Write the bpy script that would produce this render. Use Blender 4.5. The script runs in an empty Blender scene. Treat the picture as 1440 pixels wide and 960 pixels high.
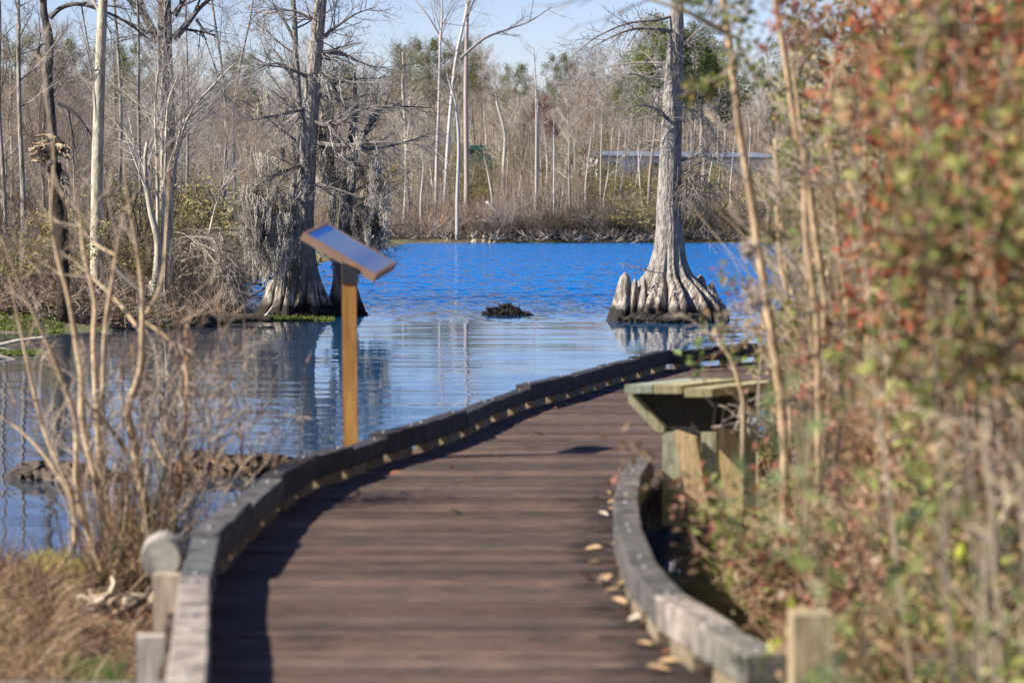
import bpy, math, random
import numpy as np
from mathutils import Vector, Matrix

random.seed(11)
RNG = np.random.default_rng(11)
C = bpy.context.scene.collection
R = math.radians
EYE = 1.5
WATER = -0.5
TILT = math.atan(170 / 4000)
CT, ST = math.cos(TILT), math.sin(TILT)

def P(px, py, d):
    """world point that the photo shows at pixel px,py when it stands d metres away (its real distance)"""
    x = (px - 720) / 4000; v = (480 - py) / 4000
    dy = CT + v * ST; dz = -ST + v * CT
    k = d / dy
    return Vector((x * k, d, EYE + dz * k))

def G(px, py, z):
    """point at height z (ground, deck, water) seen at the pixel"""
    x = (px - 720) / 4000; v = (480 - py) / 4000
    dy = CT + v * ST; dz = -ST + v * CT
    k = (z - EYE) / dz
    return Vector((x * k, dy * k, z))

# ------------------------------------------------------------------ mesh builder
class MB:
    def __init__(s):
        s.v = []; s.f = []; s.c = []; s.segs = []; s.leaf = []; s.arr = []
    def ring_tube(s, path, radii, n=6, col=(1, 1, 1), cap=True, wob=0.0):
        base = len(s.v)
        pts = [Vector(p) for p in path]
        up = None
        for i, p in enumerate(pts):
            t = (pts[min(i + 1, len(pts) - 1)] - pts[max(i - 1, 0)]).normalized()
            if up is None:
                up = t.orthogonal().normalized()
            else:
                up = (up - t * up.dot(t)).normalized()
            b = t.cross(up)
            for k in range(n):
                a = 2 * math.pi * k / n
                r = radii[i] * (1 + (random.uniform(-wob, wob) if wob else 0))
                s.v.append(p + (up * math.cos(a) + b * math.sin(a)) * r); s.c.append(col)
        for i in range(len(pts) - 1):
            for k in range(n):
                a = base + i * n + k; b2 = base + i * n + (k + 1) % n
                s.f.append((a, b2, b2 + n, a + n))
        if cap:
            s.f.append(tuple(base + k for k in range(n))[::-1])
            s.f.append(tuple(base + (len(pts) - 1) * n + k for k in range(n)))
    def box(s, c, dx, dy, dz, rz=0.0, col=(1, 1, 1), M=None, jit=0.0):
        base = len(s.v)
        if M is None:
            M = Matrix.Translation(c) @ Matrix.Rotation(rz, 4, 'Z')
        for z in (-.5, .5):
            for x, y in ((-.5, -.5), (.5, -.5), (.5, .5), (-.5, .5)):
                q = Vector((x * dx, y * dy, z * dz))
                if jit: q += Vector((random.uniform(-jit, jit), random.uniform(-jit, jit), random.uniform(-jit, jit)))
                s.v.append(M @ q); s.c.append(col)
        b = base
        for f in ((3, 2, 1, 0), (4, 5, 6, 7), (0, 1, 5, 4), (1, 2, 6, 5), (2, 3, 7, 6), (3, 0, 4, 7)):
            s.f.append(tuple(b + i for i in f))
    def prism(s, poly, p0, ax, ay, az, th, col=(1, 1, 1)):
        """poly in the plane (ax, ay) from p0, extruded th along az"""
        base = len(s.v); n = len(poly)
        for k in (0, 1):
            for (u, w) in poly:
                s.v.append(p0 + ax * u + ay * w + az * (th * k)); s.c.append(col)
        s.f.append(tuple(base + i for i in range(n))[::-1]); s.f.append(tuple(base + n + i for i in range(n)))
        for i in range(n):
            j = (i + 1) % n
            s.f.append((base + i, base + j, base + n + j, base + n + i))
    def seg(s, p0, p1, r0, r1, col=(1, 1, 1)):
        s.segs.append((p0[0], p0[1], p0[2], p1[0], p1[1], p1[2], r0, r1, col[0], col[1], col[2]))
    def leaves(s, pts, size, cols, jitter=0.35, flat=0.0, asp=0.5):
        s.arr.append((np.asarray(pts, float), size, np.asarray(cols, float), jitter, flat, asp))
    def build(s, name, mat, parent=None, smooth=False):
        V = [np.array([tuple(v) for v in s.v], float).reshape(-1, 3)]
        Cc = [np.array([tuple(c) for c in s.c], float).reshape(-1, 3)]
        faces = list(s.f); nv = len(s.v)
        loops = [np.array([i for f in faces for i in f], np.int64)]
        sizes = [np.array([len(f) for f in faces], np.int64)]
        if s.segs:
            a = np.array(s.segs, float); N = len(a)
            p0, p1 = a[:, 0:3], a[:, 3:6]; d = p1 - p0
            d /= np.linalg.norm(d, axis=1)[:, None] + 1e-9
            ref = np.where(np.abs(d[:, 2:3]) < .8, np.array([[0, 0, 1.]]), np.array([[1., 0, 0]]))
            u = np.cross(d, ref); u /= np.linalg.norm(u, axis=1)[:, None] + 1e-9
            w = np.cross(d, u)
            vv = np.zeros((N, 6, 3))
            for k in range(3):
                an = 2 * math.pi * k / 3
                o = u * math.cos(an) + w * math.sin(an)
                vv[:, k] = p0 + o * a[:, 6:7]; vv[:, 3 + k] = p1 + o * a[:, 7:8]
            V.append(vv.reshape(-1, 3)); Cc.append(np.repeat(a[:, 8:11], 6, axis=0))
            idx = (np.arange(N) * 6)[:, None]
            q = np.array([0, 1, 4, 3, 1, 2, 5, 4, 2, 0, 3, 5])[None, :]
            loops.append((nv + idx + q).reshape(-1)); sizes.append(np.full(N * 3, 4)); nv += N * 6
        for (pts, size, cols, jit, flat, asp) in s.arr:
            N = len(pts)
            if not N: continue
            n = RNG.normal(size=(N, 3)); n[:, 2] += flat * 3; n /= np.linalg.norm(n, axis=1)[:, None]
            t = RNG.normal(size=(N, 3)); t -= n * np.sum(t * n, 1)[:, None]; t /= np.linalg.norm(t, axis=1)[:, None]
            b = np.cross(n, t)
            L = size * (1 + jit * RNG.uniform(-1, 1, N))[:, None]; W = L * asp
            vv = np.zeros((N, 4, 3))
            vv[:, 0] = pts - t * L * .5; vv[:, 1] = pts + b * W * .5 - n * L * .12 - t * L * .05
            vv[:, 2] = pts + t * L * .5; vv[:, 3] = pts - b * W * .5 - n * L * .12 - t * L * .05
            V.append(vv.reshape(-1, 3)); Cc.append(np.repeat(cols, 4, axis=0))
            idx = (np.arange(N) * 4)[:, None]
            q = np.array([0, 1, 2, 0, 2, 3])[None, :]
            loops.append((nv + idx + q).reshape(-1)); sizes.append(np.full(N * 2, 3)); nv += N * 4
        V = np.concatenate(V); Cc = np.concatenate(Cc); L = np.concatenate(loops); S = np.concatenate(sizes)
        me = bpy.data.meshes.new(name)
        me.vertices.add(len(V)); me.vertices.foreach_set('co', V.reshape(-1).astype(np.float32))
        me.loops.add(len(L)); me.loops.foreach_set('vertex_index', L.astype(np.int32))
        me.polygons.add(len(S))
        st = np.concatenate(([0], np.cumsum(S)[:-1])).astype(np.int32)
        me.polygons.foreach_set('loop_start', st)
        me.polygons.foreach_set('use_smooth', np.full(len(S), bool(smooth)))
        me.update(calc_edges=True); me.validate()
        at = me.color_attributes.new('tint', 'FLOAT_COLOR', 'POINT')
        at.data.foreach_set('color', np.concatenate([Cc, np.ones((len(Cc), 1))], 1).reshape(-1).astype(np.float32))
        me.materials.append(mat)
        o = bpy.data.objects.new(name, me); C.objects.link(o)
        if parent is not None:
            o.parent = parent
            if s_world(parent): o.matrix_parent_inverse = Matrix.Translation(-parent.location)
        return o

def vary(c, a, b):
    k = random.uniform(a, b); return tuple(v * k for v in c)

def s_world(p):
    return p.get('_w', 0) == 1

def tag(o, label=None, cat=None, group=None, kind=None):
    if label: o['label'] = label
    if cat: o['category'] = cat
    if group: o['group'] = group
    if kind: o['kind'] = kind
    return o

def empty(name, loc, label, cat, group=None, world=False):
    """world=True: parts are built in world coordinates, else in the thing's own"""
    o = bpy.data.objects.new(name, None); C.objects.link(o); o.location = loc
    o.empty_display_size = .2
    tag(o, label, cat, group)
    if world: o['_w'] = 1
    return o

def copy_tree(root, loc, rz=0, sc=1, label=None, group=None, cat=None):
    r = root.copy(); C.objects.link(r); r.location = loc; r.rotation_euler = (0, 0, rz)
    r.scale = (sc, sc, sc) if not isinstance(sc, tuple) else sc
    tag(r, label, cat, group)
    for ch in list(root.children):
        c = ch.copy(); C.objects.link(c); c.parent = r
        for g in ch.children:
            d = g.copy(); C.objects.link(d); d.parent = c
    return r

# ------------------------------------------------------------------ materials
def mat(name, col=(.5, .5, .5), rough=.8, tint=True, noise=None, bump=None, spec=.3, var=.25, stretch=(1, 1, 1), two=None, metallic=0, objrand=0):
    m = bpy.data.materials.new(name); m.use_nodes = True
    nt = m.node_tree; N = nt.nodes; L = nt.links
    b = N['Principled BSDF']; b.inputs['Roughness'].default_value = rough
    b.inputs['Specular IOR Level'].default_value = spec; b.inputs['Metallic'].default_value = metallic
    tc = N.new('ShaderNodeTexCoord'); mp = N.new('ShaderNodeMapping'); mp.inputs['Scale'].default_value = stretch
    L.new(tc.outputs['Object'], mp.inputs['Vector'])
    rgb = N.new('ShaderNodeRGB'); rgb.outputs[0].default_value = (*col, 1)
    cur = rgb.outputs[0]
    if noise:
        nz = N.new('ShaderNodeTexNoise'); nz.inputs['Scale'].default_value = noise; nz.inputs['Detail'].default_value = 6
        nz.inputs['Roughness'].default_value = .65
        L.new(mp.outputs[0], nz.inputs['Vector'])
        mx = N.new('ShaderNodeMix'); mx.data_type = 'RGBA'
        cr = N.new('ShaderNodeValToRGB'); cr.color_ramp.elements[0].position = .35; cr.color_ramp.elements[1].position = .68
        L.new(nz.outputs['Fac'], cr.inputs[0]); L.new(cr.outputs[0], mx.inputs[0])
        c2 = two or tuple(max(0, c * (1 - var)) for c in col)
        mx.inputs[6].default_value = (*c2, 1); L.new(cur, mx.inputs[7]); cur = mx.outputs[2]
    if tint:
        at = N.new('ShaderNodeAttribute'); at.attribute_name = 'tint'
        mm = N.new('ShaderNodeMix'); mm.data_type = 'RGBA'; mm.blend_type = 'MULTIPLY'; mm.inputs[0].default_value = 1
        L.new(cur, mm.inputs[6]); L.new(at.outputs['Color'], mm.inputs[7]); cur = mm.outputs[2]
    if objrand:
        oi = N.new('ShaderNodeObjectInfo'); hs = N.new('ShaderNodeHueSaturation')
        mr = N.new('ShaderNodeMapRange'); mr.inputs[3].default_value = 1 - objrand; mr.inputs[4].default_value = 1 + objrand
        L.new(oi.outputs['Random'], mr.inputs[0]); L.new(mr.outputs[0], hs.inputs['Value']); L.new(cur, hs.inputs['Color']); cur = hs.outputs[0]
    L.new(cur, b.inputs['Base Color'])
    if bump:
        bz = N.new('ShaderNodeTexNoise'); bz.inputs['Scale'].default_value = bump[0]; bz.inputs['Detail'].default_value = 8
        L.new(mp.outputs[0], bz.inputs['Vector'])
        bp = N.new('ShaderNodeBump'); bp.inputs['Strength'].default_value = bump[1]; bp.inputs['Distance'].default_value = bump[2]
        L.new(bz.outputs['Fac'], bp.inputs['Height']); L.new(bp.outputs[0], b.inputs['Normal'])
    return m

def leaf_mat(name, trans=.35):
    m = bpy.data.materials.new(name); m.use_nodes = True
    N = m.node_tree.nodes; L = m.node_tree.links
    b = N['Principled BSDF']; b.inputs['Roughness'].default_value = .55; b.inputs['Specular IOR Level'].default_value = .3
    at = N.new('ShaderNodeAttribute'); at.attribute_name = 'tint'
    tr = N.new('ShaderNodeBsdfTranslucent'); mx = N.new('ShaderNodeMixShader'); mx.inputs[0].default_value = trans
    L.new(at.outputs['Color'], b.inputs['Base Color']); L.new(at.outputs['Color'], tr.inputs['Color'])
    L.new(b.outputs[0], mx.inputs[1]); L.new(tr.outputs[0], mx.inputs[2])
    L.new(mx.outputs[0], N['Material Output'].inputs['Surface'])
    return m

M = {}
M['leaf'] = leaf_mat('leaf_surface')
M['dry'] = leaf_mat('dry_grass_blades', .2)
M['twig'] = mat('twig_bark', (1, 1, 1), .85, noise=3, var=.3)
M['far_twig'] = mat('far_twig_bark', (1, 1, 1), .9, objrand=.28)
M['bark'] = mat('rough_grey_bark', (.42, .38, .33), .9, noise=5, two=(.12, .105, .09), bump=(9, .9, .06), stretch=(2.5, 2.5, .5))
M['pale_bark'] = mat('pale_smooth_bark', (.52, .48, .40), .85, noise=4, two=(.20, .175, .14), bump=(10, .5, .03), stretch=(2, 2, .7))
M['dark_bark'] = mat('dark_rough_bark', (.17, .15, .13), .9, noise=5, two=(.04, .036, .033), bump=(9, .8, .05), stretch=(2, 2, .6))
M['moss'] = mat('grey_hanging_moss', (1, 1, 1), .95)
M['deck'] = mat('weathered_deck_wood', (.18, .114, .080), .85, noise=3.2, two=(.038, .027, .023), bump=(22, .6, .012), stretch=(1.5, 8, 8))
M['rail'] = mat('weathered_kerb_wood', (.16, .148, .135), .85, noise=9, two=(.04, .036, .033), bump=(14, .6, .015), stretch=(1, 1, 1))
M['block'] = mat('pale_spacer_wood', (.26, .20, .12), .85, noise=8, var=.35)
M['treated'] = mat('greenish_treated_wood', (.43, .41, .31), .8, noise=6, two=(.24, .23, .17), bump=(10, .4, .01), stretch=(4, 4, 1))
M['post'] = mat('golden_brown_post_wood', (.52, .27, .07), .7, noise=2.4, two=(.27, .125, .03), bump=(9, .3, .008), stretch=(9, 9, .9))
M['frame'] = mat('brown_metal_frame', (.27, .17, .115), .45, noise=6, var=.25, spec=.5)
M['black'] = mat('black_steel', (.02, .02, .02), .4, spec=.5)
M['bleached'] = mat('bleached_driftwood', (.55, .49, .40), .85, noise=6, two=(.24, .2, .16), bump=(18, .5, .02))
M['deadwood'] = mat('dead_branch_wood', (.38, .34, .285), .9, noise=5, two=(.17, .15, .125), bump=(20, .4, .01))
M['rot'] = mat('rotten_wet_log', (.13, .10, .075), .95, noise=5, two=(.035, .028, .022), bump=(7, 1, .05))
M['muck'] = mat('black_wet_muck', (.035, .030, .024), .8, noise=6, two=(.010, .009, .008), bump=(9, 1, .06), spec=.25)
M['white_metal'] = mat('pale_corrugated_siding', (.84, .85, .85), .5, noise=1.2, var=.12)
M['slate'] = mat('blue_grey_metal_roof', (.19, .22, .28), .5, noise=1, var=.2)
M['green_paint'] = mat('dark_green_siding', (.012, .11, .075), .6, noise=1, var=.3)
M['dark_gap'] = mat('shaded_glass', (.03, .04, .05), .2, spec=.5)

def panel_material():
    m = bpy.data.materials.new('glossy_sign_panel'); m.use_nodes = True
    N = m.node_tree.nodes; L = m.node_tree.links; b = N['Principled BSDF']
    b.inputs['Roughness'].default_value = .12; b.inputs['Specular IOR Level'].default_value = .7
    tc = N.new('ShaderNodeTexCoord'); sp = N.new('ShaderNodeSeparateXYZ'); L.new(tc.outputs['Generated'], sp.inputs[0])
    cr = N.new('ShaderNodeValToRGB'); e = cr.color_ramp.elements
    e[0].position = 0; e[0].color = (.02, .12, .42, 1); e[1].position = .10; e[1].color = (.02, .12, .42, 1)
    for p_, c_ in ((.14, (.16, .24, .40, 1)), (.5, (.20, .26, .38, 1)), (.75, (.13, .20, .36, 1)), (1, (.22, .26, .36, 1))):
        k = cr.color_ramp.elements.new(p_); k.color = c_
    L.new(sp.outputs[0], cr.inputs[0]); L.new(cr.outputs[0], b.inputs['Base Color'])
    return m
M['panel'] = panel_material()
M['galv'] = mat('dull_galvanised_steel', (.3, .3, .3), .5, metallic=.6)

def cypress_mat():
    """grey bark, buttress bleached towards the water, a dark wet tide line at the foot"""
    m = mat('cypress_trunk_bark', (.41, .38, .33), .9, noise=5, two=(.14, .12, .10), bump=(9, 1, .06), stretch=(3, 3, .9))
    N = m.node_tree.nodes; L = m.node_tree.links; b = N['Principled BSDF']
    src = b.inputs['Base Color'].links[0].from_socket
    ge = N.new('ShaderNodeNewGeometry'); sp = N.new('ShaderNodeSeparateXYZ'); L.new(ge.outputs['Position'], sp.inputs[0])
    nz = N.new('ShaderNodeTexNoise'); nz.inputs['Scale'].default_value = 5
    L.new(ge.outputs['Position'], nz.inputs['Vector'])
    ad = N.new('ShaderNodeMath'); ad.operation = 'MULTIPLY_ADD'; ad.inputs[1].default_value = .35
    L.new(nz.outputs['Fac'], ad.inputs[0]); L.new(sp.outputs[2], ad.inputs[2])
    def ramp(lo, hi):
        r = N.new('ShaderNodeMapRange'); r.inputs[1].default_value = lo; r.inputs[2].default_value = hi
        L.new(ad.outputs[0], r.inputs[0]); return r.outputs[0]
    m1 = N.new('ShaderNodeMix'); m1.data_type = 'RGBA'; L.new(ramp(.75, .25), m1.inputs[0])
    L.new(src, m1.inputs[6]); 
    n2 = N.new('ShaderNodeTexNoise'); n2.inputs['Scale'].default_value = 3; mp = N.new('ShaderNodeMapping'); mp.inputs['Scale'].default_value = (4, 4, .6)
    L.new(ge.outputs['Position'], mp.inputs[0]); L.new(mp.outputs[0], n2.inputs['Vector'])
    c2 = N.new('ShaderNodeValToRGB'); c2.color_ramp.elements[0].position = .38; c2.color_ramp.elements[0].color = (.12, .09, .07, 1)
    c2.color_ramp.elements[1].position = .66; c2.color_ramp.elements[1].color = (.46, .41, .34, 1)
    L.new(n2.outputs['Fac'], c2.inputs[0]); L.new(c2.outputs[0], m1.inputs[7])
    m2 = N.new('ShaderNodeMix'); m2.data_type = 'RGBA'; L.new(ramp(.06, -.10), m2.inputs[0])
    L.new(m1.outputs[2], m2.inputs[6]); m2.inputs[7].default_value = (.03, .026, .02, 1)
    L.new(m2.outputs[2], b.inputs['Base Color'])
    return m
M['cypress'] = cypress_mat()

def water_material():
    m = bpy.data.materials.new('lake_water'); m.use_nodes = True
    N = m.node_tree.nodes; L = m.node_tree.links; b = N['Principled BSDF']
    b.inputs['Roughness'].default_value = .03; b.inputs['IOR'].default_value = 1.33
    ge = N.new('ShaderNodeNewGeometry'); sp = N.new('ShaderNodeSeparateXYZ'); L.new(ge.outputs['Position'], sp.inputs[0])
    # how ruffled by wind: calm lee close to the bank, ruffled open lake beyond; the edge wanders
    nz = N.new('ShaderNodeTexNoise'); nz.inputs['Scale'].default_value = .08; nz.inputs['Detail'].default_value = 4
    mp0 = N.new('ShaderNodeMapping'); mp0.inputs['Scale'].default_value = (1, .5, 1)
    L.new(ge.outputs['Position'], mp0.inputs[0]); L.new(mp0.outputs[0], nz.inputs['Vector'])
    ad = N.new('ShaderNodeMath'); ad.operation = 'MULTIPLY_ADD'; ad.inputs[1].default_value = 22
    L.new(nz.outputs['Fac'], ad.inputs[0]); L.new(sp.outputs[1], ad.inputs[2])
    rf = N.new('ShaderNodeMapRange'); rf.interpolation_type = 'SMOOTHSTEP'
    rf.inputs[1].default_value = WR[0]; rf.inputs[2].default_value = WR[1]
    L.new(ad.outputs[0], rf.inputs[0])
    def slopes(sx, sy, det, rough, ax, ay):
        mp = N.new('ShaderNodeMapping'); mp.inputs['Scale'].default_value = (sx, sy, 1)
        L.new(ge.outputs['Position'], mp.inputs[0])
        n = N.new('ShaderNodeTexNoise'); n.inputs['Scale'].default_value = 1; n.inputs['Detail'].default_value = det
        n.inputs['Roughness'].default_value = rough
        L.new(mp.outputs[0], n.inputs['Vector'])
        su = N.new('ShaderNodeVectorMath'); su.operation = 'SUBTRACT'; su.inputs[1].default_value = (.5, .5, .5); L.new(n.outputs['Color'], su.inputs[0])
        ml = N.new('ShaderNodeVectorMath'); ml.operation = 'MULTIPLY'; ml.inputs[1].default_value = (ax, ay, 0); L.new(su.outputs[0], ml.inputs[0])
        return ml.outputs[0]
    wa = slopes(.30, 2.1, 5, .6, CALM * .35, CALM)       # calm: long low swells, crests across the view
    wb = slopes(2.2, .9, 6, .7, RUFF * .8, RUFF)      # wind ripples
    sc_ = N.new('ShaderNodeVectorMath'); sc_.operation = 'SCALE'; L.new(wb, sc_.inputs[0]); L.new(rf.outputs[0], sc_.inputs['Scale'])
    a1 = N.new('ShaderNodeVectorMath'); a1.operation = 'ADD'; L.new(wa, a1.inputs[0]); L.new(sc_.outputs[0], a1.inputs[1])
    a2 = N.new('ShaderNodeVectorMath'); a2.operation = 'ADD'; L.new(a1.outputs[0], a2.inputs[0]); a2.inputs[1].default_value = (0, 0, 1)
    # normals tilted towards the viewer (-y) to reflect more sky, ruffled water most
    bi = N.new('ShaderNodeMapRange'); bi.inputs[3].default_value = -.018; bi.inputs[4].default_value = -.11; L.new(rf.outputs[0], bi.inputs[0])
    cb_ = N.new('ShaderNodeCombineXYZ'); cb_.inputs[2].default_value = 1; L.new(bi.outputs[0], cb_.inputs[1]); L.new(cb_.outputs[0], a2.inputs[1])
    nn = N.new('ShaderNodeVectorMath'); nn.operation = 'NORMALIZE'; L.new(a2.outputs[0], nn.inputs[0]); L.new(nn.outputs[0], b.inputs['Normal'])
    mx = N.new('ShaderNodeMix'); mx.data_type = 'RGBA'; L.new(rf.outputs[0], mx.inputs[0])
    mx.inputs[6].default_value = (.0, .050, .125, 1); mx.inputs[7].default_value = (.0, .115, .365, 1)
    # the bank trees' dull reflection, painted into the colour off the left bank
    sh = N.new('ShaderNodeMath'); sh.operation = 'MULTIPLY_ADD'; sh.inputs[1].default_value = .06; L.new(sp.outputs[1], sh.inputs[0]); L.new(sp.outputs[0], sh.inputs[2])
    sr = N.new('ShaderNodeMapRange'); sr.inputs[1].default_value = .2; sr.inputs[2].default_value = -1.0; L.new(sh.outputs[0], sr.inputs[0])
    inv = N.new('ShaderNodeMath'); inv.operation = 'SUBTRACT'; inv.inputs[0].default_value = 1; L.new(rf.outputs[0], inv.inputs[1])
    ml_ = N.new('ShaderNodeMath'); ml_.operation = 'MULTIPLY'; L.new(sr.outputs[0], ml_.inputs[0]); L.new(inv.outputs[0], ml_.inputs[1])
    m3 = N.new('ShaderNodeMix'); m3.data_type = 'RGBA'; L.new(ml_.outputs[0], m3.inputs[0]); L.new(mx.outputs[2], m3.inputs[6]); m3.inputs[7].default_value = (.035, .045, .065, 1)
    L.new(m3.outputs[2], b.inputs['Base Color'])
    for inp, lo, hi in (('Roughness', .03, .07), ('Specular IOR Level', .5, .4), ('IOR', 1.33, 1.10)):
        r = N.new('ShaderNodeMapRange'); r.inputs[3].default_value = lo; r.inputs[4].default_value = hi
        L.new(rf.outputs[0], r.inputs[0]); L.new(r.outputs[0], b.inputs[inp])
    return m
WR = (63, 92); CALM = .085; RUFF = 2.1
M['water'] = water_material()

def ground_material():
    m = bpy.data.materials.new('bank_soil'); m.use_nodes = True
    N = m.node_tree.nodes; L = m.node_tree.links; b = N['Principled BSDF']; b.inputs['Roughness'].default_value = .95
    ge = N.new('ShaderNodeNewGeometry')
    def nz(s, d=5):
        n = N.new('ShaderNodeTexNoise'); n.inputs['Scale'].default_value = s; n.inputs['Detail'].default_value = d
        L.new(ge.outputs['Position'], n.inputs['Vector']); return n.outputs['Fac']
    r = N.new('ShaderNodeValToRGB'); e = r.color_ramp.elements
    e[0].position = .35; e[0].color = (.035, .028, .02, 1); e[1].position = .7; e[1].color = (.19, .14, .085, 1)
    k = e.new(.52); k.color = (.10, .08, .045, 1)
    L.new(nz(2.2, 8), r.inputs[0])
    g = N.new('ShaderNodeMix'); g.data_type = 'RGBA'
    gr = N.new('ShaderNodeMapRange'); gr.inputs[1].default_value = .5; gr.inputs[2].default_value = .62; L.new(nz(.35, 4), gr.inputs[0])
    L.new(gr.outputs[0], g.inputs[0]); L.new(r.outputs[0], g.inputs[6]); g.inputs[7].default_value = (.10, .11, .03, 1)
    L.new(g.outputs[2], b.inputs['Base Color'])
    bp = N.new('ShaderNodeBump'); bp.inputs['Strength'].default_value = .8; bp.inputs['Distance'].default_value = .05
    L.new(nz(9, 8), bp.inputs['Height']); L.new(bp.outputs[0], b.inputs['Normal'])
    return m
M['ground'] = ground_material()

# ------------------------------------------------------------------ terrain and water
def wig(x, k=1.0, s=0.0):
    return np.sin(x * .9 * k + s) * .5 + np.sin(x * 2.3 * k + 1.7 + s) * .3 + np.sin(x * 5.1 * k + .4 + s) * .2

def height(X, Y):
    far = (Y - 250 - 1.2 * wig(X, .25)) * .35 - .5
    far = np.minimum(far, -.15 + np.clip(Y - 256, 0, 160) * .088 + np.clip(Y - 416, 0, 1e9) * .01)
    yf = np.interp(X, [-40, -9.5, -6.3, -5.2, -4.4], [42, 50, 53, 56, 60]) + .35 * wig(X, 2)
    hl = np.minimum(Y - yf, (-.093 * Y - .25 + .3 * wig(Y, .6) - X) * 1.0)
    left = np.clip(-.5 + hl * .18, -3, -.12 + np.clip(hl, 0, 40) * .012)
    xr = np.interp(Y, [0, 8, 13, 15.5, 19, 27, 36, 44, 52, 70, 110], [.75, .78, .8, .92, 1.12, 2.9, 4.2, 6.5, 16, 60, 900]) + .05 * wig(Y, 2)
    right = np.clip(-.5 + (X - xr) * .5, -3, .12 + .10 * np.clip(X - xr, 0, 4))
    xl = np.interp(Y, [0, 12, 14.6, 16, 19], [-1.3, -1.35, -1.5, -2.3, -9]) + .06 * wig(Y, 3)
    near = np.clip(-.5 + (xl - X) * .5, -3, -.455 + .02 * np.clip(xl - X, 0, 3))
    return np.maximum(np.maximum(far, left), np.maximum(right, near))

def make_ground():
    rows, cols = 420, 300
    y = 1.2 * (2600 / 1.2) ** (np.arange(rows) / (rows - 1))
    y = np.concatenate((y, [260 - .0001])); y.sort(); rows = len(y)
    t = np.linspace(-1, 1, cols); ratio = .28 * t + 1.3 * t ** 5
    Y = np.repeat(y[:, None], cols, 1); X = Y * ratio[None, :]
    Z = np.clip(height(X, Y), -1.6, None)
    Z += np.where(Z > -.5, (np.sin(X * 7.3) * np.sin(Y * 5.1) + np.sin(X * 17 + Y * 9)) * .012, 0)
    V = np.stack((X, Y, Z), -1).reshape(-1, 3)
    i = np.arange(rows - 1)[:, None] * cols + np.arange(cols - 1)[None, :]
    q = np.stack((i, i + 1, i + cols + 1, i + cols), -1).reshape(-1, 4)
    me = bpy.data.meshes.new('ground'); me.from_pydata([], [], [])
    me.vertices.add(len(V)); me.vertices.foreach_set('co', V.reshape(-1).astype(np.float32))
    me.loops.add(q.size); me.loops.foreach_set('vertex_index', q.reshape(-1).astype(np.int32))
    me.polygons.add(len(q)); me.polygons.foreach_set('loop_start', (np.arange(len(q)) * 4).astype(np.int32))
    me.polygons.foreach_set('use_smooth', np.ones(len(q), bool))
    me.update(calc_edges=True); me.materials.append(M['ground'])
    o = bpy.data.objects.new('ground', me); C.objects.link(o); tag(o, 'leaf littered brown soil of the banks round the lake', 'ground', kind='structure')
make_ground()
def gz(x, y):
    return float(max(height(np.array(float(x)), np.array(float(y))), -1.6))

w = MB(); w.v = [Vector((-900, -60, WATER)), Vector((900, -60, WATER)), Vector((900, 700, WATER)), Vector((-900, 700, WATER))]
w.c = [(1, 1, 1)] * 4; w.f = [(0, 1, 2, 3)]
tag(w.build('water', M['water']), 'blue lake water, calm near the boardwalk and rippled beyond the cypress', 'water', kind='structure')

# ------------------------------------------------------------------ smooth path through points
def spline(pts, n=6):
    pts = [Vector(p) for p in pts]
    if len(pts) < 3: 
        return [pts[0].lerp(pts[-1], i / n) for i in range(n + 1)]
    out = []
    for i in range(len(pts) - 1):
        p0 = pts[max(i - 1, 0)]; p1 = pts[i]; p2 = pts[i + 1]; p3 = pts[min(i + 2, len(pts) - 1)]
        for k in range(n):
            t = k / n
            out.append(.5 * ((2 * p1) + (p2 - p0) * t + (2 * p0 - 5 * p1 + 4 * p2 - p3) * t * t + (3 * p1 - p0 - 3 * p2 + p3) * t ** 3))
    out.append(pts[-1]); return out

# ------------------------------------------------------------------ BOARDWALK
RAILTOP = .18
Lpx = [(262, 960), (270, 875), (274, 812), (296, 755), (335, 712), (385, 672), (432, 643), (480, 629), (540, 611), (592, 598), (640, 579),
       (690, 560), (740, 543), (790, 530), (850, 515), (890, 505), (935, 495), (995, 491), (1060, 486), (1120, 478)]
Rpx = [(1075, 915), (1010, 878), (945, 838), (903, 790), (884, 742), (880, 700), (889, 664), (905, 641)]
Lp = [G(x, y, RAILTOP) for x, y in Lpx]
Rp = [G(x, y, RAILTOP) for x, y in Rpx]
_r = random.Random(3)
for p_ in Lp[3:]: p_.x += _r.uniform(-.034, .034)
bw = empty('boardwalk', (0, 14, 0), 'curving weathered timber boardwalk with low kerb rails leading over the water', 'boardwalk', world=True)
def xat(pts, y):
    for a, b in zip(pts, pts[1:]):
        if (a.y - y) * (b.y - y) <= 0 and a.y != b.y:
            return a.x + (b.x - a.x) * (y - a.y) / (b.y - a.y)
    return pts[0].x if y < pts[0].y else pts[-1].x

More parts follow.
